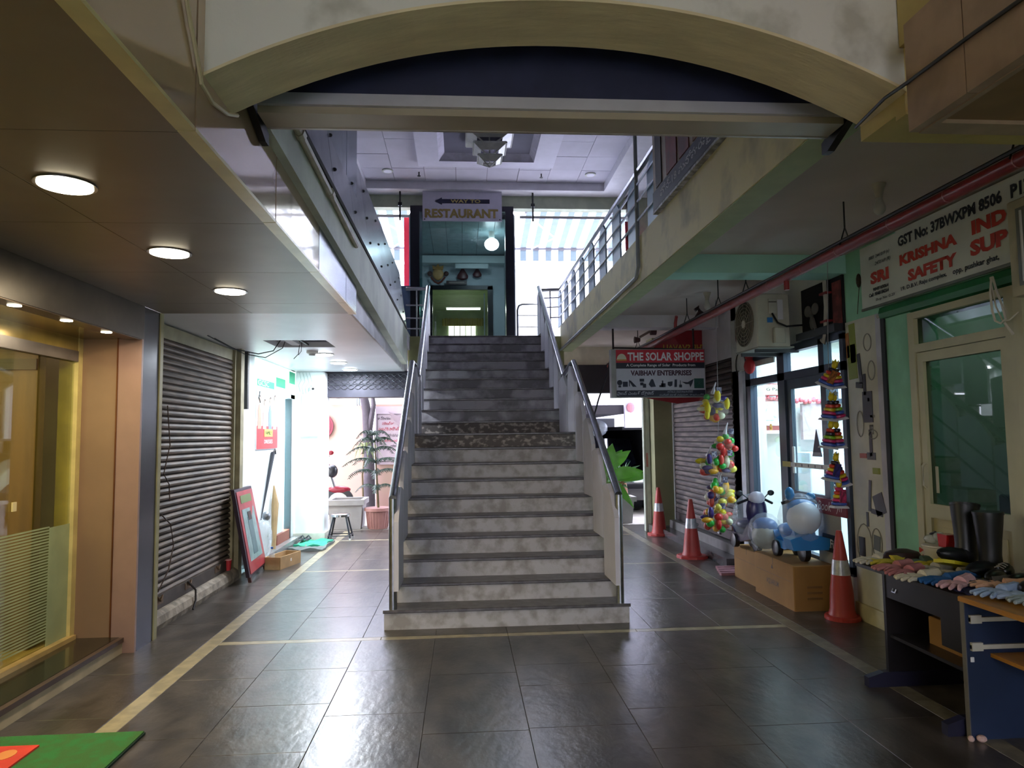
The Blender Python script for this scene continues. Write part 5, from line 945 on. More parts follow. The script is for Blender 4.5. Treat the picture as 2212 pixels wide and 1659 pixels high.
for y in (6.85, 7.2): MB().box(2.95, 3.40, y, y+.03, 2.40, 2.435).build('bracket', flat('bracket_dark', '34363c'), ac)
MB().tube([(3.08, 6.73, 2.78), (3.12, 6.70, 2.68), (3.20, 6.68, 2.64), (3.36, 6.66, 2.65)], .010, 6).build('power_cable', M_black, ac)
dv = struct('wall_recess', MB().box(3.38, 3.41, 5.96, 6.72, 2.49, 3.0), mat('recess_shade_paint', '17181c', .9)); MB().box(3.30, 3.40, 5.98, 6.7, 2.49, 2.56).build('recess_ledge', flat('recess_ledge', '23242c'), dv)  # flat dark sheet painting the shade of an open recess
of = thing('exhaust_fan', 'dusty dark fan blade assembly in the recess beside the air conditioner', 'fan', (3.34, 6.5, 2.6))
for k in range(3):
    a_ = k*2*PI/3+.5; c_ = (3.34, 6.45+.08*math.cos(a_), 2.72+.08*math.sin(a_)); MB().ball(c_, .07, 10, (.2, .6+.4*abs(math.cos(a_)), .6+.4*abs(math.sin(a_)))).build('blade', flat('blade_grey', '5c574f', .6), of, True)
MB().ball((3.33, 6.45, 2.72), .03, 10).build('hub', flat('blade_grey', '5c574f'), of, True)
MB().tube([(3.33, 6.45, 2.72), (3.30, 6.35, 2.66), (3.32, 6.32, 2.5)], .016, 6).build('arm', flat('blade_grey', '5c574f'), of)
pi = thing('insulated_pipe', 'white lagged pipe curving down beside the dark recess', 'pipe', (3.36, 6.2, 2.4)); MB().tube([(3.35, 6.20, 2.99), (3.35, 6.19, 2.75), (3.34, 6.20, 2.52), (3.34, 6.24, 2.42), (3.35, 6.29, 2.45)], .022, 8).build('lagging', mat('lagging_white', 'b9b4a8', .6), pi, True)
MB().tube([(3.35, 6.15, 2.99), (3.35, 6.15, 2.75), (3.34, 6.17, 2.52), (3.34, 6.22, 2.40)], .008, 6).build('inner_cable', M_black, pi)
for z in (2.60, 2.86): MB().box(3.32, 3.38, 6.14, 6.26, z, z+.02).build('red_tie', flat('tie_red', '8e2a2e'), pi)
MB().box(3.37, 3.385, 5.98, 6.12, 2.56, 2.95).build('red_notice', mat('torn_red_notice', '8a3a34', .7, var=.3, scale=10), None, label='torn dark red notice beside the white lagged pipe', cat='notice')
ro = thing('pillar_logo', 'white pillar with dark red letter shapes left of the air conditioner', 'sign', (3.38, 8.0, 2.3))
MB().box(3.385, 3.40, 7.4, 8.6, 2.36, 3.0).build('panel', mat('logo_panel', 'bdbcb8', .5), ro)
for (y, z, r_, c) in ((8.25, 2.78, .13, 'print_maroon'), (8.3, 2.42, .15, 'print_black'), ):
    MB().tube([(3.378, y+r_*math.cos(k/16*2*PI), z+r_*1.05*math.sin(k/16*2*PI)) for k in range(17)], .022 if c == 'print_maroon' else .007, 6, False).build('printed_ring', flat('print_maroon', '5c2228') if c == 'print_maroon' else pk, ro)
bp_ = thing('red_bag', 'small bright red bundle hanging on the pillar left of the air conditioner', 'bag', (3.3, 7.85, 2.2)); MB().ball((3.30, 7.85, 2.36), .085, 10, (.7, 1, 1.1)).ball((3.31, 7.88, 2.47), .05, 8).build('cloth', flat('bundle_red', 'a81a20', .6), bp_, True); MB().tube([(3.31, 7.88, 2.5), (3.38, 7.9, 2.6)], .006, 5).build('string', M_black, bp_)

# ---- solar sign
ss = thing('solar_shop_sign', 'hanging box sign reading THE SOLAR SHOPPE in red, black and white', 'sign', (2.58, 9.1, 2.07))
SX0, SX1, SZ0, SZ1 = 2.02, 3.21, 2.085, 2.705
MB().box(SX0-.065, SX1+.01, 9.10, 9.22, SZ0-.01, SZ1+.01).build('casing', mat('grey_sign_case', '9a9a98', .5, .3, var=.1), ss)
W_ = SX1-SX0; H_ = SZ1-SZ0
def sz_(f): return SZ1-H_*f
def band(f0, f1, h, nm): MB().box(SX0, SX1, 9.094, 9.10, sz_(f1), sz_(f0)).build(nm, flat('sband_'+h, h, .4), ss)
band(0, .275, 'c02438', 'red_band'); band(.275, .40, '15182c', 'black_band'); band(.40, .865, 'c2c2d0', 'white_field'); band(.865, 1., '161a34', 'navy_band')
ww = flat('sign_white_ink', 'e0dfe4', .5)
text('THE SOLAR SHOPPE', (SX0+.155, 9.093, sz_(.235)), (1, 0, 0), W_-.165, H_*.18, ww, ss, bold=.03)
text('A Complete Range of Solar  Products from', (SX0+.135, 9.093, sz_(.375)), (1, 0, 0), W_*.78, H_*.075, ww, ss, bold=.015)
text('VAIBHAV ENTERPRISES', (SX0+.19, 9.093, sz_(.555)), (1, 0, 0), W_*.69, H_*.115, flat('maroon_ink', '3c1230'), ss, bold=.04)
text('వైభవ్ ఎంటర్ ప్రైజెస్', (SX0, 9.093, sz_(.985)), (1, 0, 0), W_*.42, H_*.10, flat('silver_ink', 'a8aabb'), ss, bold=.02)
text('షాప్ నెం.21, డి.బి.వి.రాజు కాంప్లెక్స్', (SX0+W_*.57, 9.093, sz_(.925)), (1, 0, 0), W_*.29, H_*.05, flat('silver_ink', 'a8aabb'), ss)
text('పుష్కర్ ఘాట్ ఎదురుగా, రాజమండ్రి', (SX0+W_*.48, 9.093, sz_(.99)), (1, 0, 0), W_*.5, H_*.045, flat('silver_ink', 'a8aabb'), ss)
MB().prism([(SX0+.01+.065+.065*math.cos(a_*PI/12), sz_(.22)+.085*math.sin(a_*PI/12)) for a_ in range(13)], 'y', 9.090, 9.094).build('printed_sun', flat('sun_cream', 'd8d2b8'), ss); MB().box(SX0+.012, SX0+.14, 9.088, 9.092, sz_(.235), sz_(.205)).build('sun_base', flat('sun_amber', 'c8883c'), ss)
pn = flat('product_navy', '1a2238'); pgx = flat('product_green', '0f4c44')
def sq(x0, x1, f0, f1, m_=pn): MB().box(SX0+W_*x0, SX0+W_*x1, 9.090, 9.094, sz_(f1), sz_(f0)).build('printed_product', m_, ss)
def pz(pts): MB().prism([(SX0+W_*a_, sz_(b_)) for a_, b_ in pts], 'y', 9.090, 9.094).build('printed_product', pn, ss)
MB().lathe([(.035, 9.090), (.035, 9.094)], (SX0+W_*.035, 0, sz_(.70)), 14, axis='y').build('printed_product', pn, ss)
sq(.02, .05, .76, .80); sq(.07, .125, .68, .79); pz([(.14, .66), (.16, .66), (.225, .79), (.18, .79)]); sq(.14, .148, .64, .78); sq(.26, .31, .62, .68); sq(.265, .30, .70, .76); sq(.295, .33, .73, .81)
pz([(.385, .80), (.36, .74), (.39, .63), (.41, .63), (.44, .79)]); sq(.51, .525, .66, .80); sq(.48, .51, .76, .80); sq(.50, .55, .72, .80); pz([(.575, .69), (.63, .68), (.625, .77), (.60, .79), (.575, .76)])
pz([(.655, .64), (.68, .64), (.678, .80), (.65, .80)]); sq(.715, .722, .66, .8); sq(.705, .735, .75, .81); pz([(.735, .69), (.80, .70), (.87, .63), (.855, .72), (.83, .81), (.82, .74), (.78, .74)]); sq(.875, .985, .62, .83, pgx); sq(.925, .94, .69, .73, ww)
MB().tube([(SX0-.02, 9.16, 3.0), (SX0-.02, 9.16, 2.70)], .014, 6).tube([(SX1-.12, 9.16, 3.0), (SX1-.12, 9.16, 2.70)], .012, 6).build('hanging_rod', flat('rusty_rod', '2c2024', .7), ss); MB().tube([(SX0-.02, 9.16, 2.74), (SX1, 9.16, 2.715)], .012, 6).build('top_bar', flat('rusty_rod', '2c2024'), ss)
rbn = thing('red_banner', 'tilted dark red banner seen from behind, between the solar sign and the right wall', 'banner', (3.0, 9.8, 2.1))
MB().add([(2.60, 9.75, 2.72), (2.95, 9.7, 3.02), (3.58, 9.7, 3.10), (3.64, 9.7, 2.08), (3.05, 9.8, 2.02), (2.62, 9.82, 2.10)], [(0, 1, 2, 3, 4, 5)]).add([(2.60, 9.77, 2.72), (2.95, 9.72, 3.02), (3.58, 9.72, 3.10), (3.64, 9.72, 2.08), (3.05, 9.82, 2.02), (2.62, 9.84, 2.10)], [(5, 4, 3, 2, 1, 0)]).build('banner_sheet', mat('faded_red_vinyl', 'a4222c', .5, var=.12, scale=2), rbn)
MB().box(3.50, 3.56, 9.66, 9.70, 2.05, 3.1).build('navy_edge', flat('banner_violet', '2c2450'), rbn); MB().tube([(3.59, 9.68, 3.1), (3.65, 9.68, 2.06)], .012, 6).build('banner_pole', M_steel, rbn)
o_ = text('THE SVAVAU', (3.45, 9.685, 2.76), (-1, 0, 0), .62, .09, flat('yellow_ink', 'c2a040'), rbn, uz=(0, 0, 1), bold=.02, depth=-.002)
text('OFFER', (3.62, 9.67, 2.45), (-1, 0, 0), .12, .04, flat('pale_ink', 'b8889a'), rbn, depth=-.002)

# ---- fire pipe and ceiling fittings on the right
fp_ = thing('fire_pipe', 'long dark red fire pipe slung under the right ceiling', 'pipe', (2.6, 6.5, 2.8))
M_fp = mat('fire_red_paint', '8f2a2c', .35, var=.12, scale=6)
MB().tube([(2.6, 2.0, 2.858), (2.6, 12.3, 2.80)], .037, 12).build('pipe', M_fp, fp_, True); MB().tube([(2.57, 2.0, 2.900), (2.57, 12.3, 2.84)], .012, 6).build('black_cable', M_black, fp_)
MB().tube([(2.6, 5.40, 2.84), (2.6, 5.40, 2.735)], .022, 8).tube([(2.6, 8.35, 2.82), (2.6, 8.35, 2.94), (2.6, 8.30, 3.02)], .02, 8).build('branch', M_fp, fp_)
for y in (3.02, 3.5, 4.0, 4.6, 5.1, 5.7, 6.3, 7.0): MB().lathe([(.0385, y), (.0385, y+.008)], (2.6, 0, 2.858-.0056*(y-2)), 12, axis='y').build('cable_tie', flat('tie_pale', 'b07070'), fp_)
for y in (3.03, 4.52, 6.2, 6.9, 7.9, 10.2):
    MB().tube([(2.6, y, 3.16), (2.6, y, 2.98)], .006, 5).tube([(2.6, y, 2.98), (2.56, y, 2.86)], .005, 5).tube([(2.6, y, 2.98), (2.64, y, 2.86)], .005, 5).build('hanger', M_black, fp_)
def bulb(x, y, lab):
    t = thing('bulb_holder', lab, 'lamp', (x, y, 3.0)); MB().lathe([(.045, 3.16), (.03, 3.12), (.022, 3.085), (.022, 3.07)], (x, y, 0), 14).build('holder', mat('dusty_porcelain', 'b0a898', .5), t, True)
    MB().lathe([(.018, 3.07), (.022, 3.05), (.035, 3.01), (.034, 2.985), (.02, 2.965), (.004, 2.96)], (x, y, 0), 14).build('bulb', mat('frosted_bulb', 'b8b6b0', .3), t, True)
bulb(2.64, 4.18, 'unlit bulb in a dusty holder on the right ceiling, nearest the camera'); bulb(2.726, 7.57, 'unlit white bulb on the right ceiling above the red pipe, farther back')
detector(3.20, 4.18, 3.16, 'white smoke detector on the right ceiling above the safety shop sign', .07); detector(3.28, 8.88, 3.16, 'white smoke detector on the right ceiling behind the air conditioner', .055)
br = thing('pipe_valve', 'dark red hooked valve above the fire pipe beside the far bulb', 'valve', (2.72, 7.8, 2.85)); MB().tube([(2.63, 7.8, 2.84), (2.68, 7.8, 2.9), (2.73, 7.8, 2.98), (2.70, 7.8, 3.03), (2.66, 7.8, 3.0)], [.03, .035, .035, .03, .02], 8).build('body', flat('valve_dark', '2c1014', .5), br, True)
sl_ = thing('spot_fitting', 'rusty double spotlight fitting hanging behind the solar sign', 'lamp', (2.65, 10, 2.9)); MB().tube([(2.80, 10, 3.14), (2.72, 10, 3.08), (2.58, 10, 3.0)], .02, 6).build('arm', mat('rusty_white', '8c7c74', .6), sl_); MB().lathe([(.05, 2.50), (.03, 2.58)], (0, 10, 2.96), 12, axis='x').lathe([(.05, 2.82), (.05, 2.74)], (0, 10, 3.08), 12, axis='x').build('cup', mat('rusty_cup', '5c4848', .6), sl_)

# ---- right rear shutter with its ledge
s2 = shutter('rolling_shutter', 'dark brown rolling shutter closed on the right behind the traffic cones', 3.42, 8.66, 11.15, .34, 2.55, -1, '6c605c', '473f40')
s2c = struct('trim_12', MB().box(3.12, 3.45, 8.3, 11.24, 0, .10), mat('dark_ledge', '4c4a4c', .25)); MB().box(3.30, 3.45, 8.45, 11.2, .10, .22).build('ledge_step', mat('ledge_step_grey', '6a6868', .5), s2c)
for y in (9.2, 10.1): MB().ball((3.38, y, .28), .03, 8, (1, 1.6, .7)).build('padlock', M_steel, s2, True)
struct('trim_13', MB().box(3.40, 3.62, 8.40, 8.62, .1, 3.0), mat('speckled_side', '8c8880', .7, var=.3, scale=14))

# ================================================================== GOODS ON THE RIGHT
def cone(x, y, r, lab, h=.745):
    t = thing('traffic_cone', lab, 'traffic cone', (x, y, 0), None); M_c = mat('cone_orange_red', 'b23a34', .45, var=.06)
    MB().lathe([(r, 0), (r, .025), (r*.92, .035)], (x, y, 0), 12 if r > .17 else 24).build('base', M_c, t); b0 = min(.125, r*.78)
    MB().lathe([(b0*1.02, .03), (b0*.88, .08), (.092, .25), (.072, .40)], (x, y, 0), 24).build('lower_body', M_c, t, True)
    MB().lathe([(.0925, .40-.16), (.0735, .405)], (x, y, 0), 24).build('white_band', mat('reflective_band', 'c9cad4', .25, .3, var=.08, scale=30), t, True) if False else MB().lathe([(.079, .375), (.0635, .50)], (x, y, 0), 24).build('white_band', mat('reflective_band', 'c9cad4', .25, .3, var=.08, scale=30), t, True)
    MB().lathe([(.072, .40), (.058, .52), (.028, .72), (.022, h), (.012, h)], (x, y, 0), 24).build('upper_body', M_c, t, True); return t
cone(3.084, 11.05, .19, 'red traffic cone by the far right pillar, farthest of the three'); cone(2.937, 9.02, .20, 'red traffic cone before the dark right shutter, middle one'); cone(3.23, 5.93, .145, 'red traffic cone beside the cardboard boxes, nearest of the three')
mg = thing('newspaper_stack', 'flat striped reddish mats stacked on the floor beside the cardboard boxes', 'mat', (3.05, 8.05, 0))
for k in range(4): MB().box(2.88+k*.03, 3.34, 7.83+k*.12, 7.90+k*.12, 0, .03).build('strip', mat('dusty_rose', '7c5058' if k % 2 else '9a6a70', .7), mg)
def carton(lab, x0, x1, y0, y1, h, txt=None):
    t = thing('cardboard_box', lab, 'box', ((x0+x1)/2, (y0+y1)/2, 0)); m_ = mat('carton_brown', '9a7038', .8, var=.08, scale=3)
    MB().bbox(x0, x1, y0, y1, 0, h, .008).build('carton', m_, t); MB().box(x0-.001, x0+.004, (y0+y1)/2-.004, (y0+y1)/2+.004, h-.06, h).build('flap_seam', flat('seam', '5a4020'), t)
    MB().box(x0-.002, x0, y0+.05, y1-.05, h*.62, h*.625).build('crease', flat('seam', '5a4020'), t)
    if txt: text(txt, (x0-.002, (y0+y1)/2+.14, h*.35), (0, -1, 0), .26, .06, flat('carton_ink', '4a3418'), t, bold=.01)
    return t
c1 = carton('big brown cardboard box under the blue wrapped ride-on toy', 2.94, 3.33, 6.20, 7.05, .40, 'AQUARIUM')
for k in range(3): MB().box(3.06, 3.20, 6.197, 6.20, .10+k*.05, .12+k*.05).build('printed_line', flat('carton_ink2', '7c5a30'), c1)
MB().prism([(6.62, .30), (6.66, .30), (6.64, .34)], 'x', 2.937, 2.94).build('printed_arrow', flat('carton_ink', '4a3418'), c1)
carton('brown cardboard box under the dark wrapped scooter, left of the bigger box', 3.02, 3.36, 7.10, 7.80, .35)
# ride-on toys
def ride(x, y, z, lab, c_body, c_top, kind):
    t = thing('ride_on_toy', lab, 'toy', (x, y, z))
    bm_ = flat('toy_'+c_body, c_body, .25); tm_ = flat('toy_'+c_top, c_top, .25)
    for dx, dy, r_ in ((0, -.14, .085), (-.10, .20, .075), (.10, .20, .075)): MB().lathe([(r_*.6, x+dx-.035), (r_, x+dx-.025), (r_, x+dx+.025), (r_*.6, x+dx+.035)], (0, y+dy, z+r_), 18, axis='x').build('wheel', mk, t, True)
    MB().prism([(y-.2, z+.14), (y-.16, z+.30), (y, z+.16), (y+.22, z+.16), (y+.28, z+.24), (y+.3, z+.1), (y+.05, z+.08)], 'x', x-.10, x+.10).build('chassis', bm_, t)
    MB().ball((x, y+.12, z+.26), .13, 14, (.85, 1.2, .5)).build('seat', tm_, t, True)
    if kind == 'scooter':
        MB().ball((x, y-.16, z+.42), .12, 14, (.95, .55, 1.5)).build('front_shield', tm_, t, True); MB().ball((x, y-.17, z+.56), .09, 12, (1, .7, .8)).build('head_cowl', flat('toy_pale', 'c4bfce', .25), t, True)
        MB().tube([(x-.19, y-.12, z+.50), (x-.08, y-.16, z+.55), (x+.08, y-.16, z+.55), (x+.19, y-.12, z+.50)], .014, 8).build('handlebar', mk, t)
        for s_ in (-1, 1):
            MB().tube([(x+s_*.08, y-.16, z+.55), (x+s_*.14, y-.14, z+.60)], .006, 6).build('mirror_stem', mk, t); MB().ball((x+s_*.17, y-.14, z+.61), .038, 12, (1, .3, .8)).build('mirror', mk, t, True)
        MB().ball((x, y+.02, z+.33), .22, 14, (.8, 1.0, 1.2)).build('plastic_wrap', wrap('wrap_film', 'dfe4ee', .22), t, True)
    else:
        MB().ball((x, y-.16, z+.40), .165, 18, (.95, .8, .95)).build('front_hood', flat('toy_white', 'd6dde4', .25), t, True)
        MB().ball((x, y-.12, z+.50), .135, 14, (1.0, .8, .55)).build('hood_cap', bm_, t, True)
        MB().prism([(x-.16, z+.12), (x+.17, z+.12), (x+.20, z+.22), (x, z+.27), (x-.19, z+.22)], 'y', y-.27, y-.12).build('front_fender', bm_, t)
        MB().tube([(x-.17, y-.08, z+.53), (x-.05, y-.1, z+.57), (x+.05, y-.1, z+.57), (x+.17, y-.08, z+.53)], .016, 8).build('handlebar', mk, t)
        MB().ball((x-.10, y-.1, z+.62), .05, 10, (.9, .9, 1.3)).ball((x+.10, y-.1, z+.59), .04, 10, (1.3, .8, 1)).build('handle_wrap', wrap('blue_wrap', '3f8fd0', .8), t, True)
        MB().ball((x, y-.10, z+.36), .24, 16, (.86, .9, 1.12)).build('plastic_wrap', wrap('wrap_film', 'dfe4ee', .22), t, True)
    return t
ride(3.15, 6.55, .40, 'blue and white ride-on toy in clear plastic on the big cardboard box', '2f7fc4', '3d7ab8', 'car')
ride(3.07, 7.42, .35, 'dark purple ride-on scooter with two round mirrors in clear plastic', '2c2640', '2a2450', 'scooter')
wb = thing('wrapped_toy', 'pale toy bundle in blue and clear plastic between the two ride-on toys', 'toy', (3.0, 6.95, .4))
MB().ball((3.02, 6.95, .56), .13, 14, (1, 1.1, 1)).build('inner_toy', mat('pale_toy', 'c2c8bc', .4, var=.2, scale=6), wb, True); MB().ball((3.03, 6.97, .66), .12, 12, (1, 1.1, .7)).build('blue_part', flat('toy_blue2', '3868a4', .3), wb, True); MB().ball((3.02, 6.95, .60), .17, 12, (1, 1.1, 1.15)).build('plastic_wrap', wrap('wrap_film', 'dfe4ee', .22), wb, True)

# ring stacking toys
cols_ = {'y': 'd8c020', 'r': 'd23c24', 'g': '86b820', 'p': 'c8286c', 'b': '3a5cb8', 'n': '1e1830', 'o': 'd0781c'}
def stack(x, y, z, seq, lab, tilt, turn=0, card=None):
    t = thing('ring_stacking_toy', lab, 'toy', (0, 0, 0), 'ring stacking toys hanging in the doorway'); n_ = len(seq)
    MB().bbox(-.085, .085, -.05, .05, 0, .016, .012).build('rocker_base', flat('toy_base_white', 'd4d2d8', .3), t)
    for k, c in enumerate(seq):
        r_ = .072-.0085*k; z0 = .018+k*.0245; MB().lathe([(r_*.8, z0), (r_, z0+.006), (r_, z0+.018), (r_*.8, z0+.024)], (0, 0, 0), 18).build('ring', flat('ring_'+c, cols_[c], .35), t, True)
    zt = .02+n_*.0245; MB().ball((0, 0, zt+.022), .028, 12, (1, 1, .95)).build('head', flat('ring_y', cols_['y']), t, True); MB().lathe([(.012, zt+.04), (.002, zt+.062)], (-.016, 0, 0), 8).lathe([(.012, zt+.04), (.002, zt+.062)], (.016, 0, 0), 8).build('ears', flat('ring_y', cols_['y']), t)
    if card: MB().prism([(-.035, .04), (.035, .04), (.03, .13), (-.03, .13)], 'y', -.078, -.070).build('card_wrap', mat('card_'+card, card, .3, var=.35, scale=40), t)
    t.location = (x, y, z); t.rotation_euler = (turn, tilt, 0); t.scale = (.86, .86, 1.22); return t
def pz2(px, py): return ((px-1000)/1518*5.75+.03, 5.75, 1.6+(941-py)/1518*5.75+.02)
for px, py, seq, tl_, tn, card, lab in (
    (1800, 846, 'bpyrn', .35, .35, 'b87038', 'ring stacking toy with an orange card, leftmost of the top cluster'), (1838, 850, 'bpyrn', -.10, .1, None, 'ring stacking toy on the right of the top cluster'),
    (1806, 923, 'bpyrn', .12, .1, None, 'ring stacking toy left in the second pair, black ring on top'), (1840, 922, 'pbgrn', -.18, 0, None, 'ring stacking toy right in the second pair, with a lime ring'),
    (1803, 985, 'bpgnr', .14, .05, None, 'ring stacking toy left in the third pair, red ring on top'), (1834, 985, 'bpyrn', -.06, .05, None, 'ring stacking toy right in the third pair'),
    (1806, 1056, 'bpyrn', .18, .15, '3c2c80', 'ring stacking toy behind a blue printed card, left of the fourth pair'), (1842, 1070, 'bpyrn', -.26, .1, None, 'ring stacking toy tilted right in the fourth pair'),
    (1822, 1116, 'bpyrp', .04, .0, 'c43a6c', 'lowest ring stacking toy, wrapped in a pink card')):
    x, y, z = pz2(px, py); stack(x, y+(.06 if 'right' in lab else 0), z, seq, lab, tl_, tn, card)
MB().tube([(3.16, 5.78, 3.16), (3.12, 5.77, 2.3), (3.11, 5.76, 1.7), (3.13, 5.75, 1.0)], .003, 5).build('hanging_string', flat('string_grey', '9a9a9c'), label='thin string the ring stacking toys hang from', cat='string')
for px, py, lab in ((1822, 862, 'small crumpled star wrapper under the top ring toys'), (1818, 998, 'small crumpled star wrapper above the fourth pair of ring toys')):
    x, y, z = pz2(px, py); mb = MB(); pts = []
    for k in range(10): a_ = k*PI/5; r_ = .028 if k % 2 == 0 else .012; pts.append((x+r_*math.sin(a_), z+r_*math.cos(a_)))
    MB().prism(pts, 'y', y-.03, y-.022).build('star_wrapper', flat('silver_wrap', 'c8ccd4', .2, .5), label=lab, cat='wrapper')
# bags of toy fruit
fc = ['c83028', 'd8c41c', '2ca83c', 'd8d8b8', 'e0a428', '3c2870', 'd04438', 'd8cc50']
def fruitbag(px, py, rw, rh, n_, lab, seed):
    rr_ = random.Random(seed); Y = 8.0; x = (px-1000)/1518*Y+.01; z = 1.6+(941-py)/1518*Y; rw *= Y/1518; rh *= Y/1518
    t = thing('toy_fruit_bag', lab, 'toy', (x, Y, z-rh), 'net bags of toy fruit hung on the pillar'); pl_ = []
    tries = 0
    n_ = int(n_*1.4)
    while len(pl_) < n_ and tries < 1500:
        tries += 1; a_ = rr_.uniform(0, 2*PI); q = rr_.uniform(.1, .9)**.5; e = rr_.uniform(-.9, .9); c = Vector((x+math.cos(a_)*q*rw*.85, Y-.02+rr_.uniform(-.09, .09), z+math.sin(a_)*q*rh*.85))
        if all((c-o).length > .047 for o in pl_): pl_.append(c)
    for c in pl_:
        k = rr_.choice(fc); s_ = rr_.choice([(1, 1, 1), (1, 1, 1), (1.1, 1, .9), (.8, .8, 1.5), (1.5, .8, .7)])
        MB().ball(tuple(c), rr_.uniform(.037, .050), 10, s_).build('toy_fruit', flat('fruit_'+k, k, .3), t, True)
    mb = MB().ball((x, Y, z), 1, 14, (rw, .13, rh)); mb.build('net', wrap('net_film', 'd8d0b8', .14), t, True)
    MB().tube([(x, Y, z+rh*.9), (x+.02, Y, z+rh+.06), (x+.05, Y+.02, z+rh+.12)], [.03, .012, .006], 6).build('tied_neck', wrap('neck_film', 'd0c8cc', .7), t)
    MB().box(x+.0, x+.06, Y-.13, Y-.125, z+rh*.9, z+rh+.05).build('printed_tag', mat('tag_print', 'a8a4b0', .3, var=.35, scale=50, h2='3c3850'), t); return t
fruitbag(1550, 886, 36, 34, 20, 'top net bag of toy fruit, the widest of the upper ones', 1); fruitbag(1574, 970, 20, 28, 13, 'second net bag of toy fruit, mostly red and yellow balls', 2)
fruitbag(1535, 1013, 20, 22, 12, 'left net bag of toy fruit in the middle pair', 3); fruitbag(1570, 1013, 22, 24, 13, 'right net bag of toy fruit in the middle pair, with a white fruit', 4)
fruitbag(1557, 1078, 32, 32, 20, 'net bag of toy fruit fifth from the top, with yellow and green fruit', 5); fruitbag(1550, 1130, 38, 28, 22, 'lowest and widest net bag of toy fruit, level with the middle cone', 6)
MB().tube([(2.98, 8.0, 3.16), (2.97, 8.0, 1.8), (2.94, 8.0, 1.2), (2.93, 8.0, .62)], .003, 5).build('hanging_string', flat('string_grey', '9a9a9c'), label='thin string the toy fruit bags hang from', cat='string')

# ================================================================== TABLES WITH GLOVES AND BOOTS
M_tb = mat('dark_laminate', '211f22', .35, var=.1, scale=4); M_tb2 = mat('navy_laminate', '22304e', .45, var=.12, scale=3)
t1 = thing('display_table', 'black laminate table covered with gloves in front of the safety shop', 'table', (2.95, 4.35, 0))
MB().box(2.62, 3.20, 3.62, 4.62, .70, .722).build('table_top', mat('worn_black_top', '2a2422', .3, var=.2, scale=5), t1)
MB().box(2.66, 3.15, 3.64, 3.665, .03, .70).build('side_panel', M_tb, t1); MB().box(2.66, 3.15, 4.36, 4.385, .03, .70).build('side_panel', M_tb, t1)
MB().box(2.665, 2.685, 3.665, 4.36, .55, .70).build('apron', M_tb, t1); MB().box(2.68, 3.14, 3.665, 4.36, .30, .32).build('shelf_board', M_tb, t1); MB().box(3.12, 3.14, 3.665, 4.36, .03, .3).build('back_panel', M_tb, t1); MB().box(2.665, 2.685, 3.665, 3.85, .40, .55).build('drawer_front', M_tb, t1)
for y in (4.35, 3.63): MB().prism([(2.52, 0), (2.52, .06), (2.62, .09), (3.2, .09), (3.2, 0)], 'y', y, y+.05).build('foot', mat('navy_foot', '1c1c34', .5), t1)
MB().tube([(2.664, 4.28, .62), (2.654, 4.28, .60), (2.654, 4.25, .60), (2.664, 4.25, .62)], .004, 5).build('metal_hook', M_steel, t1)
kb_ = thing('carton_piece', 'torn brown carton on the shelf under the black table', 'box', (2.95, 4.0, .32)); MB().bbox(2.80, 3.06, 3.86, 4.16, .32, .48, .005).build('carton', mat('carton_brown', '9a7038'), kb_); MB().ball((2.84, 3.98, .50), .08, 8, (.6, 1, .7)).build('crumpled_paper', mat('grey_brown_paper', '6a5a44', .8), kb_)
t2 = thing('computer_table', 'navy sided computer table with orange wood top at the right edge', 'table', (2.95, 3.4, 0))
MB().bbox(2.60, 3.25, 2.4, 3.615, .70, .725, .004).build('table_top', mat('orange_wood', 'b0782c', .35, var=.12, scale=3, stretch=(8, 1, 8)), t2)
MB().box(2.61, 3.2, 3.58, 3.605, 0, .70).build('side_panel', M_tb2, t2); MB().box(2.605, 2.61, 3.578, 3.607, 0, .70).build('edge_band', mat('grey_edge_band', '6a665c', .5), t2); MB().box(2.86, 3.2, 3.22, 3.245, .36, .70).build('inner_panel', M_tb2, t2); MB().box(3.16, 3.18, 2.5, 3.58, 0, .7).build('back_panel', M_tb2, t2)
MB().box(2.74, 3.16, 3.25, 3.58, .415, .435).build('shelf_board', mat('orange_wood', 'b0782c'), t2)
for z in (.60, .46): MB().box(2.63, 3.05, 3.565, 3.58, z, z+.022).box(2.63, 2.69, 3.562, 3.58, z-.008, z+.034).build('drawer_runner', mat('white_runner', 'c8c4b4', .4), t2)
MB().bbox(2.625, 2.645, 3.57, 3.578, .395, .42, .003).build('white_clip', flat('clip_white', 'dcdcdc'), t2)
dn = thing('plaster_lump', 'small pale lumps at the foot of the navy table', 'debris', (2.62, 3.57, 0)); MB().ball((2.60, 3.57, .012), .016, 8).ball((2.65, 3.56, .015), .022, 8, (1.2, 1, .8)).build('lump', flat('lump_pink', 'c8a8a0'), dn)
mdl = bpy.data.objects['floor']
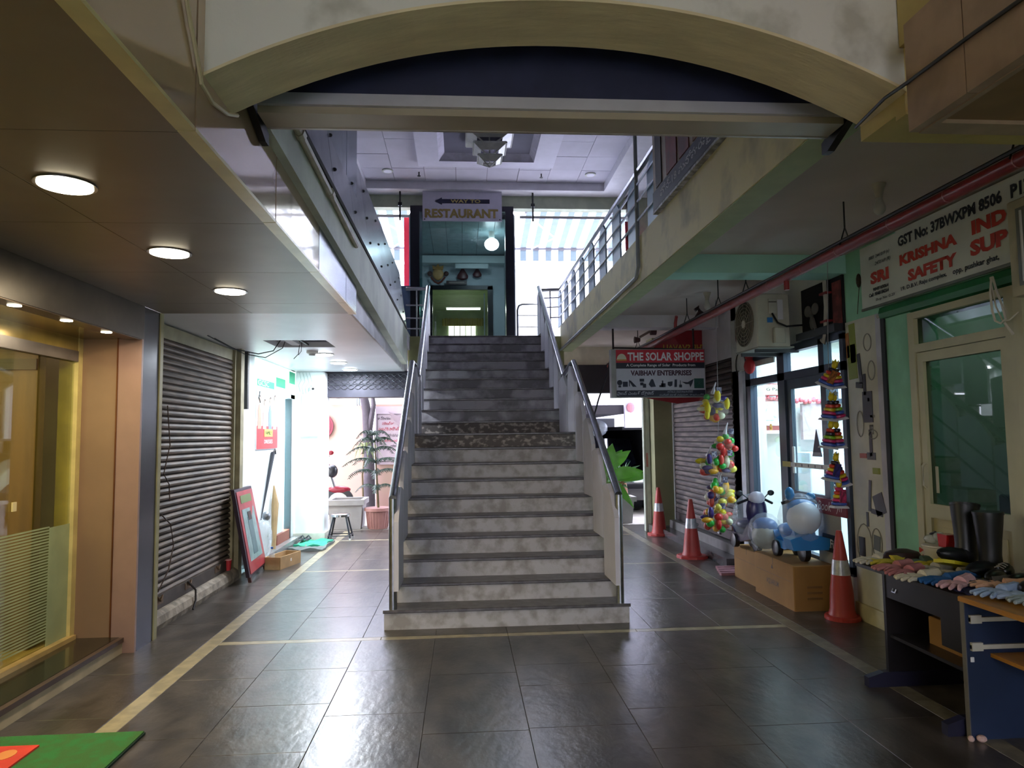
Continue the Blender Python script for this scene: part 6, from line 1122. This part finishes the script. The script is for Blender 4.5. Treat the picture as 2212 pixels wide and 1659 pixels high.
def glove(x, y, z, rot, c, lab, s_=1., fist=0, seed=0):
    rr_ = random.Random(seed); t = MB(); t.ball((0, 0, .014), .045, 12, (1, 1.15, .32)); t.tube([(0, -.03, .012), (0, -.085, .014), (0, -.12, .013)], [.034, .033, .038], 10)
    for k in range(4):
        a_ = -.32+.21*k+rr_.uniform(-.05, .05); L_ = (.062, .074, .07, .055)[k]; bx_ = -.03+.02*k; p = [(bx_, .03, .013), (bx_+math.sin(a_)*L_*.6, .03+L_*.6, .017), (bx_+math.sin(a_)*L_*1.1, .03+L_*(1.1-.3*fist), .012)]
        t.tube(p, [.011, .0105, .008], 8); t.ball(p[-1], .0085, 8)
    t.tube([(.035, -.02, .014), (.06, .012, .014), (.068, .04, .012)], [.012, .011, .008], 8); t.ball((.068, .04, .012), .0085, 8)
    t.xf(Matrix.Translation((x, y, z)) @ Matrix.Rotation(rot, 4, 'Z') @ Matrix.Diagonal((s_, s_, s_*1.1, 1))); return t.build('work_glove', mat('glove_'+c, c, .75, var=.1, scale=20, bump=.3), None, True, label=lab, cat='glove', group='work gloves laid out on the tables')
TZ = .722
GP = [(2.70, 4.55), (2.76, 4.49), (2.68, 4.30), (2.66, 4.14), (2.94, 4.46), (3.0, 4.36), (2.88, 4.22), (2.64, 4.00), (2.90, 4.05), (2.72, 3.90), (2.84, 3.93), (2.73, 3.79), (2.90, 3.80), (2.91, 3.72), (2.78, 3.56), (2.84, 3.48), (2.84, 3.38)]
for i, (x, y, r_, c, lab) in enumerate((
    (2.80, 4.80, 1.9, 'cfc7b4', 'cream work glove at the far left end of the black table'), (2.86, 4.74, 1.7, 'd2c040', 'yellow-cuffed glove second from the far end of the table'),
    (2.80, 4.60, 1.8, 'c08080', 'dull pink glove at the front edge near the far end'), (2.82, 4.46, 2.0, 'b87478', 'dull pink glove lying beside the first pink one'),
    (3.00, 4.62, 1.4, '5f7a70', 'grey-green glove at the back of the black table'), (3.02, 4.45, 1.6, 'c8b830', 'yellow glove at the back beside the white bowl'),
    (2.96, 4.38, 1.9, 'b0aa94', 'grey-beige glove in the middle of the table'), (2.80, 4.28, 1.75, 'd2c8b0', 'cream knitted glove at the front edge, middle of the table'),
    (2.96, 4.20, 1.5, 'a89e84', 'khaki leather glove before the boots'), (2.82, 4.11, 1.7, '1f5a94', 'bright blue glove at the front edge of the table'),
    (2.88, 4.00, 1.9, '245c90', 'second blue glove right of the first'), (2.78, 3.96, 2.1, 'd0a4a8', 'pale pink glove near the orange table top'),
    (2.98, 3.94, 1.4, '5c5654', 'dark grey glove behind the pale pink one'), (2.88, 3.80, 1.2, 'd8a888', 'peach coloured glove pile above the navy cloth'),
    (2.80, 3.62, 1.8, '9fb4d8', 'light blue glove on the orange wood top'), (2.86, 3.52, 1.2, 'a6b8d6', 'second light blue glove on the orange wood top'),
    (2.83, 3.40, 1.6, '98a4a8', 'grey glove at the right edge on the orange top'))): glove(*GP[i], TZ+.006+(.004 if i > 12 else 0), r_, c, lab, 1.15, 0, i)
nc = wavy(2.68, 2.92, 3.62, 3.80, .732, .004, seed=4); nc.v = [Vector((p.x, p.y, max(p.z, .7225))) for p in nc.v]; nc.build('navy_cloth', mat('navy_cloth', '24245c', .8), label='folded navy cloth under the peach glove', cat='cloth')
# boots
def boot(x, y, z, lab, rx, rz, ry=0):
    t = thing('rubber_boot', lab, 'boot', (0, 0, 0)); m_ = mat('black_rubber', '0e1016', .42, var=.08)
    mb = MB(); mb.lathe([(.046, .045), (.05, .07), (.047, .12), (.052, .20), (.06, .28), (.064, .335), (.058, .335), (.054, .26)], (0, 0, 0), 20, sy=1.15); mb.build('shaft', m_, t, True)
    mb = MB(); mb.ball((0, -.075, .052), .052, 14, (.92, 2.1, .8)); mb.ball((0, -.01, .06), .052, 12, (.98, 1.2, 1)); mb.build('foot', m_, t, True)
    MB().prism([(-.045, .05), (.045, .05), (.045, -.06), (.05, -.13), (.03, -.18), (-.03, -.18), (-.05, -.13), (-.045, -.06)], 'z', 0, .018).build('sole', flat('boot_sole_yellow', 'c2b41c', .5), t)
    MB().lathe([(.066, .325), (.066, .338)], (0, 0, 0), 20, sy=1.15).build('cuff', m_, t, True)
    t.location = (x, y, z); t.rotation_euler = (rx, ry, rz); t.scale = (1.2, 1.2, 1.15); return t
boot(3.12, 4.03, TZ, 'tall black rubber boot standing upright on the table, nearer the camera', 0, -1.2)
boot(3.08, 4.18, TZ+.035, 'black rubber boot tilted back showing its yellow sole, farther one', -.20, -1.35, -.15)
def shoe(x, y, z, lab, rz):
    t = thing('safety_shoe', lab, 'shoe', (0, 0, 0), 'black safety shoes on the tables'); m_ = mat('black_leather', '141210', .3, var=.15)
    MB().ball((0, -.05, .045), .05, 14, (.9, 1.9, .8)).ball((0, .06, .06), .048, 12, (.9, 1.2, 1.1)).build('upper', m_, t, True)
    MB().prism([(-.042, .11), (.042, .11), (.04, 0), (.048, -.1), (.025, -.15), (-.025, -.15), (-.048, -.1), (-.04, 0)], 'z', 0, .018).build('sole', flat('sole_black', '0c0c0c', .6), t)
    for k in range(3): MB().tube([(-.025, -.005+k*.022, .088+k*.006), (0, -.005+k*.022, .098+k*.006), (.025, -.005+k*.022, .088+k*.006)], .003, 5).build('lace', flat('lace_grey', '8a8680'), t)
    t.location = (x, y, z); t.rotation_euler = (0, 0, rz); return t
for x, y, rz, lab in ((3.04, 3.86, -1.1, 'black safety shoe before the upright boot'), (3.10, 3.74, -1.3, 'black safety shoe behind the navy cloth'), (3.0, 3.58, -1.0, 'black laced safety shoe at the right edge, front'), (3.14, 3.55, -1.2, 'black laced safety shoe at the right edge, back')): shoe(x, y, TZ+.004, lab, rz)
bw = thing('helmet_cone_light', 'white round tub with red MEN AT WORK lettering behind the gloves', 'tub', (3.10, 4.44, TZ))
MB().lathe([(.078, TZ), (.086, TZ+.02), (.092, TZ+.115), (.098, TZ+.12), (.096, TZ+.128)], (3.10, 4.46, 0), 24).build('tub', flat('tub_white', 'd8d2c4', .4), bw, True)
for k, (s, z) in enumerate((('MEN', TZ+.075), ('WORK', TZ+.03))):
    text(s, (3.005, 4.515, z), (.55, -.83, 0), .12 if k == 0 else .13, .032, flat('tub_red', 'b8342c'), bw, bold=.03, depth=.004)
gg = thing('safety_goggles', 'clear and red safety goggles in plastic on top of the white tub', 'goggles', (3.10, 4.44, TZ+.128))
MB().ball((3.08, 4.50, TZ+.16), .05, 10, (.8, 1.2, .6)).ball((3.10, 4.44, TZ+.18), .05, 10, (.8, 1.1, .7)).build('clear_lens', wrap('goggle_film', 'c8ccc8', .5), gg, True); MB().prism([(4.33, TZ+.13), (4.40, TZ+.13), (4.41, TZ+.21), (4.32, TZ+.21)], 'x', 3.06, 3.14).build('red_box', mat('goggle_red', 'c02020', .2), gg); MB().tube([(3.09, 4.42, TZ+.18), (3.09, 4.47, TZ+.21), (3.09, 4.52, TZ+.19)], .008, 6).build('strap', M_black, gg)
hm = thing('basket_lid', 'dark maroon curved basket standing behind the far end of the black table', 'basket', (2.90, 4.54, .722)); MB().lathe([(.10, TZ), (.11, TZ+.03), (.085, TZ+.075), (.03, TZ+.095)], (2.90, 4.54, 0), 20, sx=1.3, sy=.7).build('shell', mat('maroon_shell', '2c1414', .4), hm, True); MB().tube([(2.76, 4.56, TZ+.01), (2.90, 4.615, TZ+.01), (3.03, 4.57, TZ+.01)], .008, 6).build('rim', mat('maroon_shell', '2c1414'), hm)

# ---- mats at the bottom left
gm = thing('green_mat', 'green artificial turf mat on the floor at the bottom left corner', 'mat', (-2.2, 3.6, 0))
MB().box(-2.6, -1.735, 2.9, 4.085, 0, .012).build('backing', flat('mat_backing', '16301c', .9), gm); MB().box(-2.6, -1.74, 2.9, 4.08, .012, .02).build('turf', mat('turf_green', '2f7a34', .95, var=.2, scale=14, bump=.8, bscale=200, h2='3c6c2a'), gm)
rm_ = thing('red_mat', 'bright red mat with a yellow dot lying on the green mat at the bottom left', 'mat', (-2.4, 3.5, .02))
MB().box(-2.9+.2, -2.20, 2.9, 3.93, .02, .03).build('mat_body', mat('mat_red', 'e03a20', .8, bump=.3, bscale=120), rm_); MB().lathe([(.045, .03), (.045, .032)], (-2.30, 3.82, 0), 20, sy=1.3).build('yellow_dot', flat('dot_amber', 'e08a40', .7), rm_)
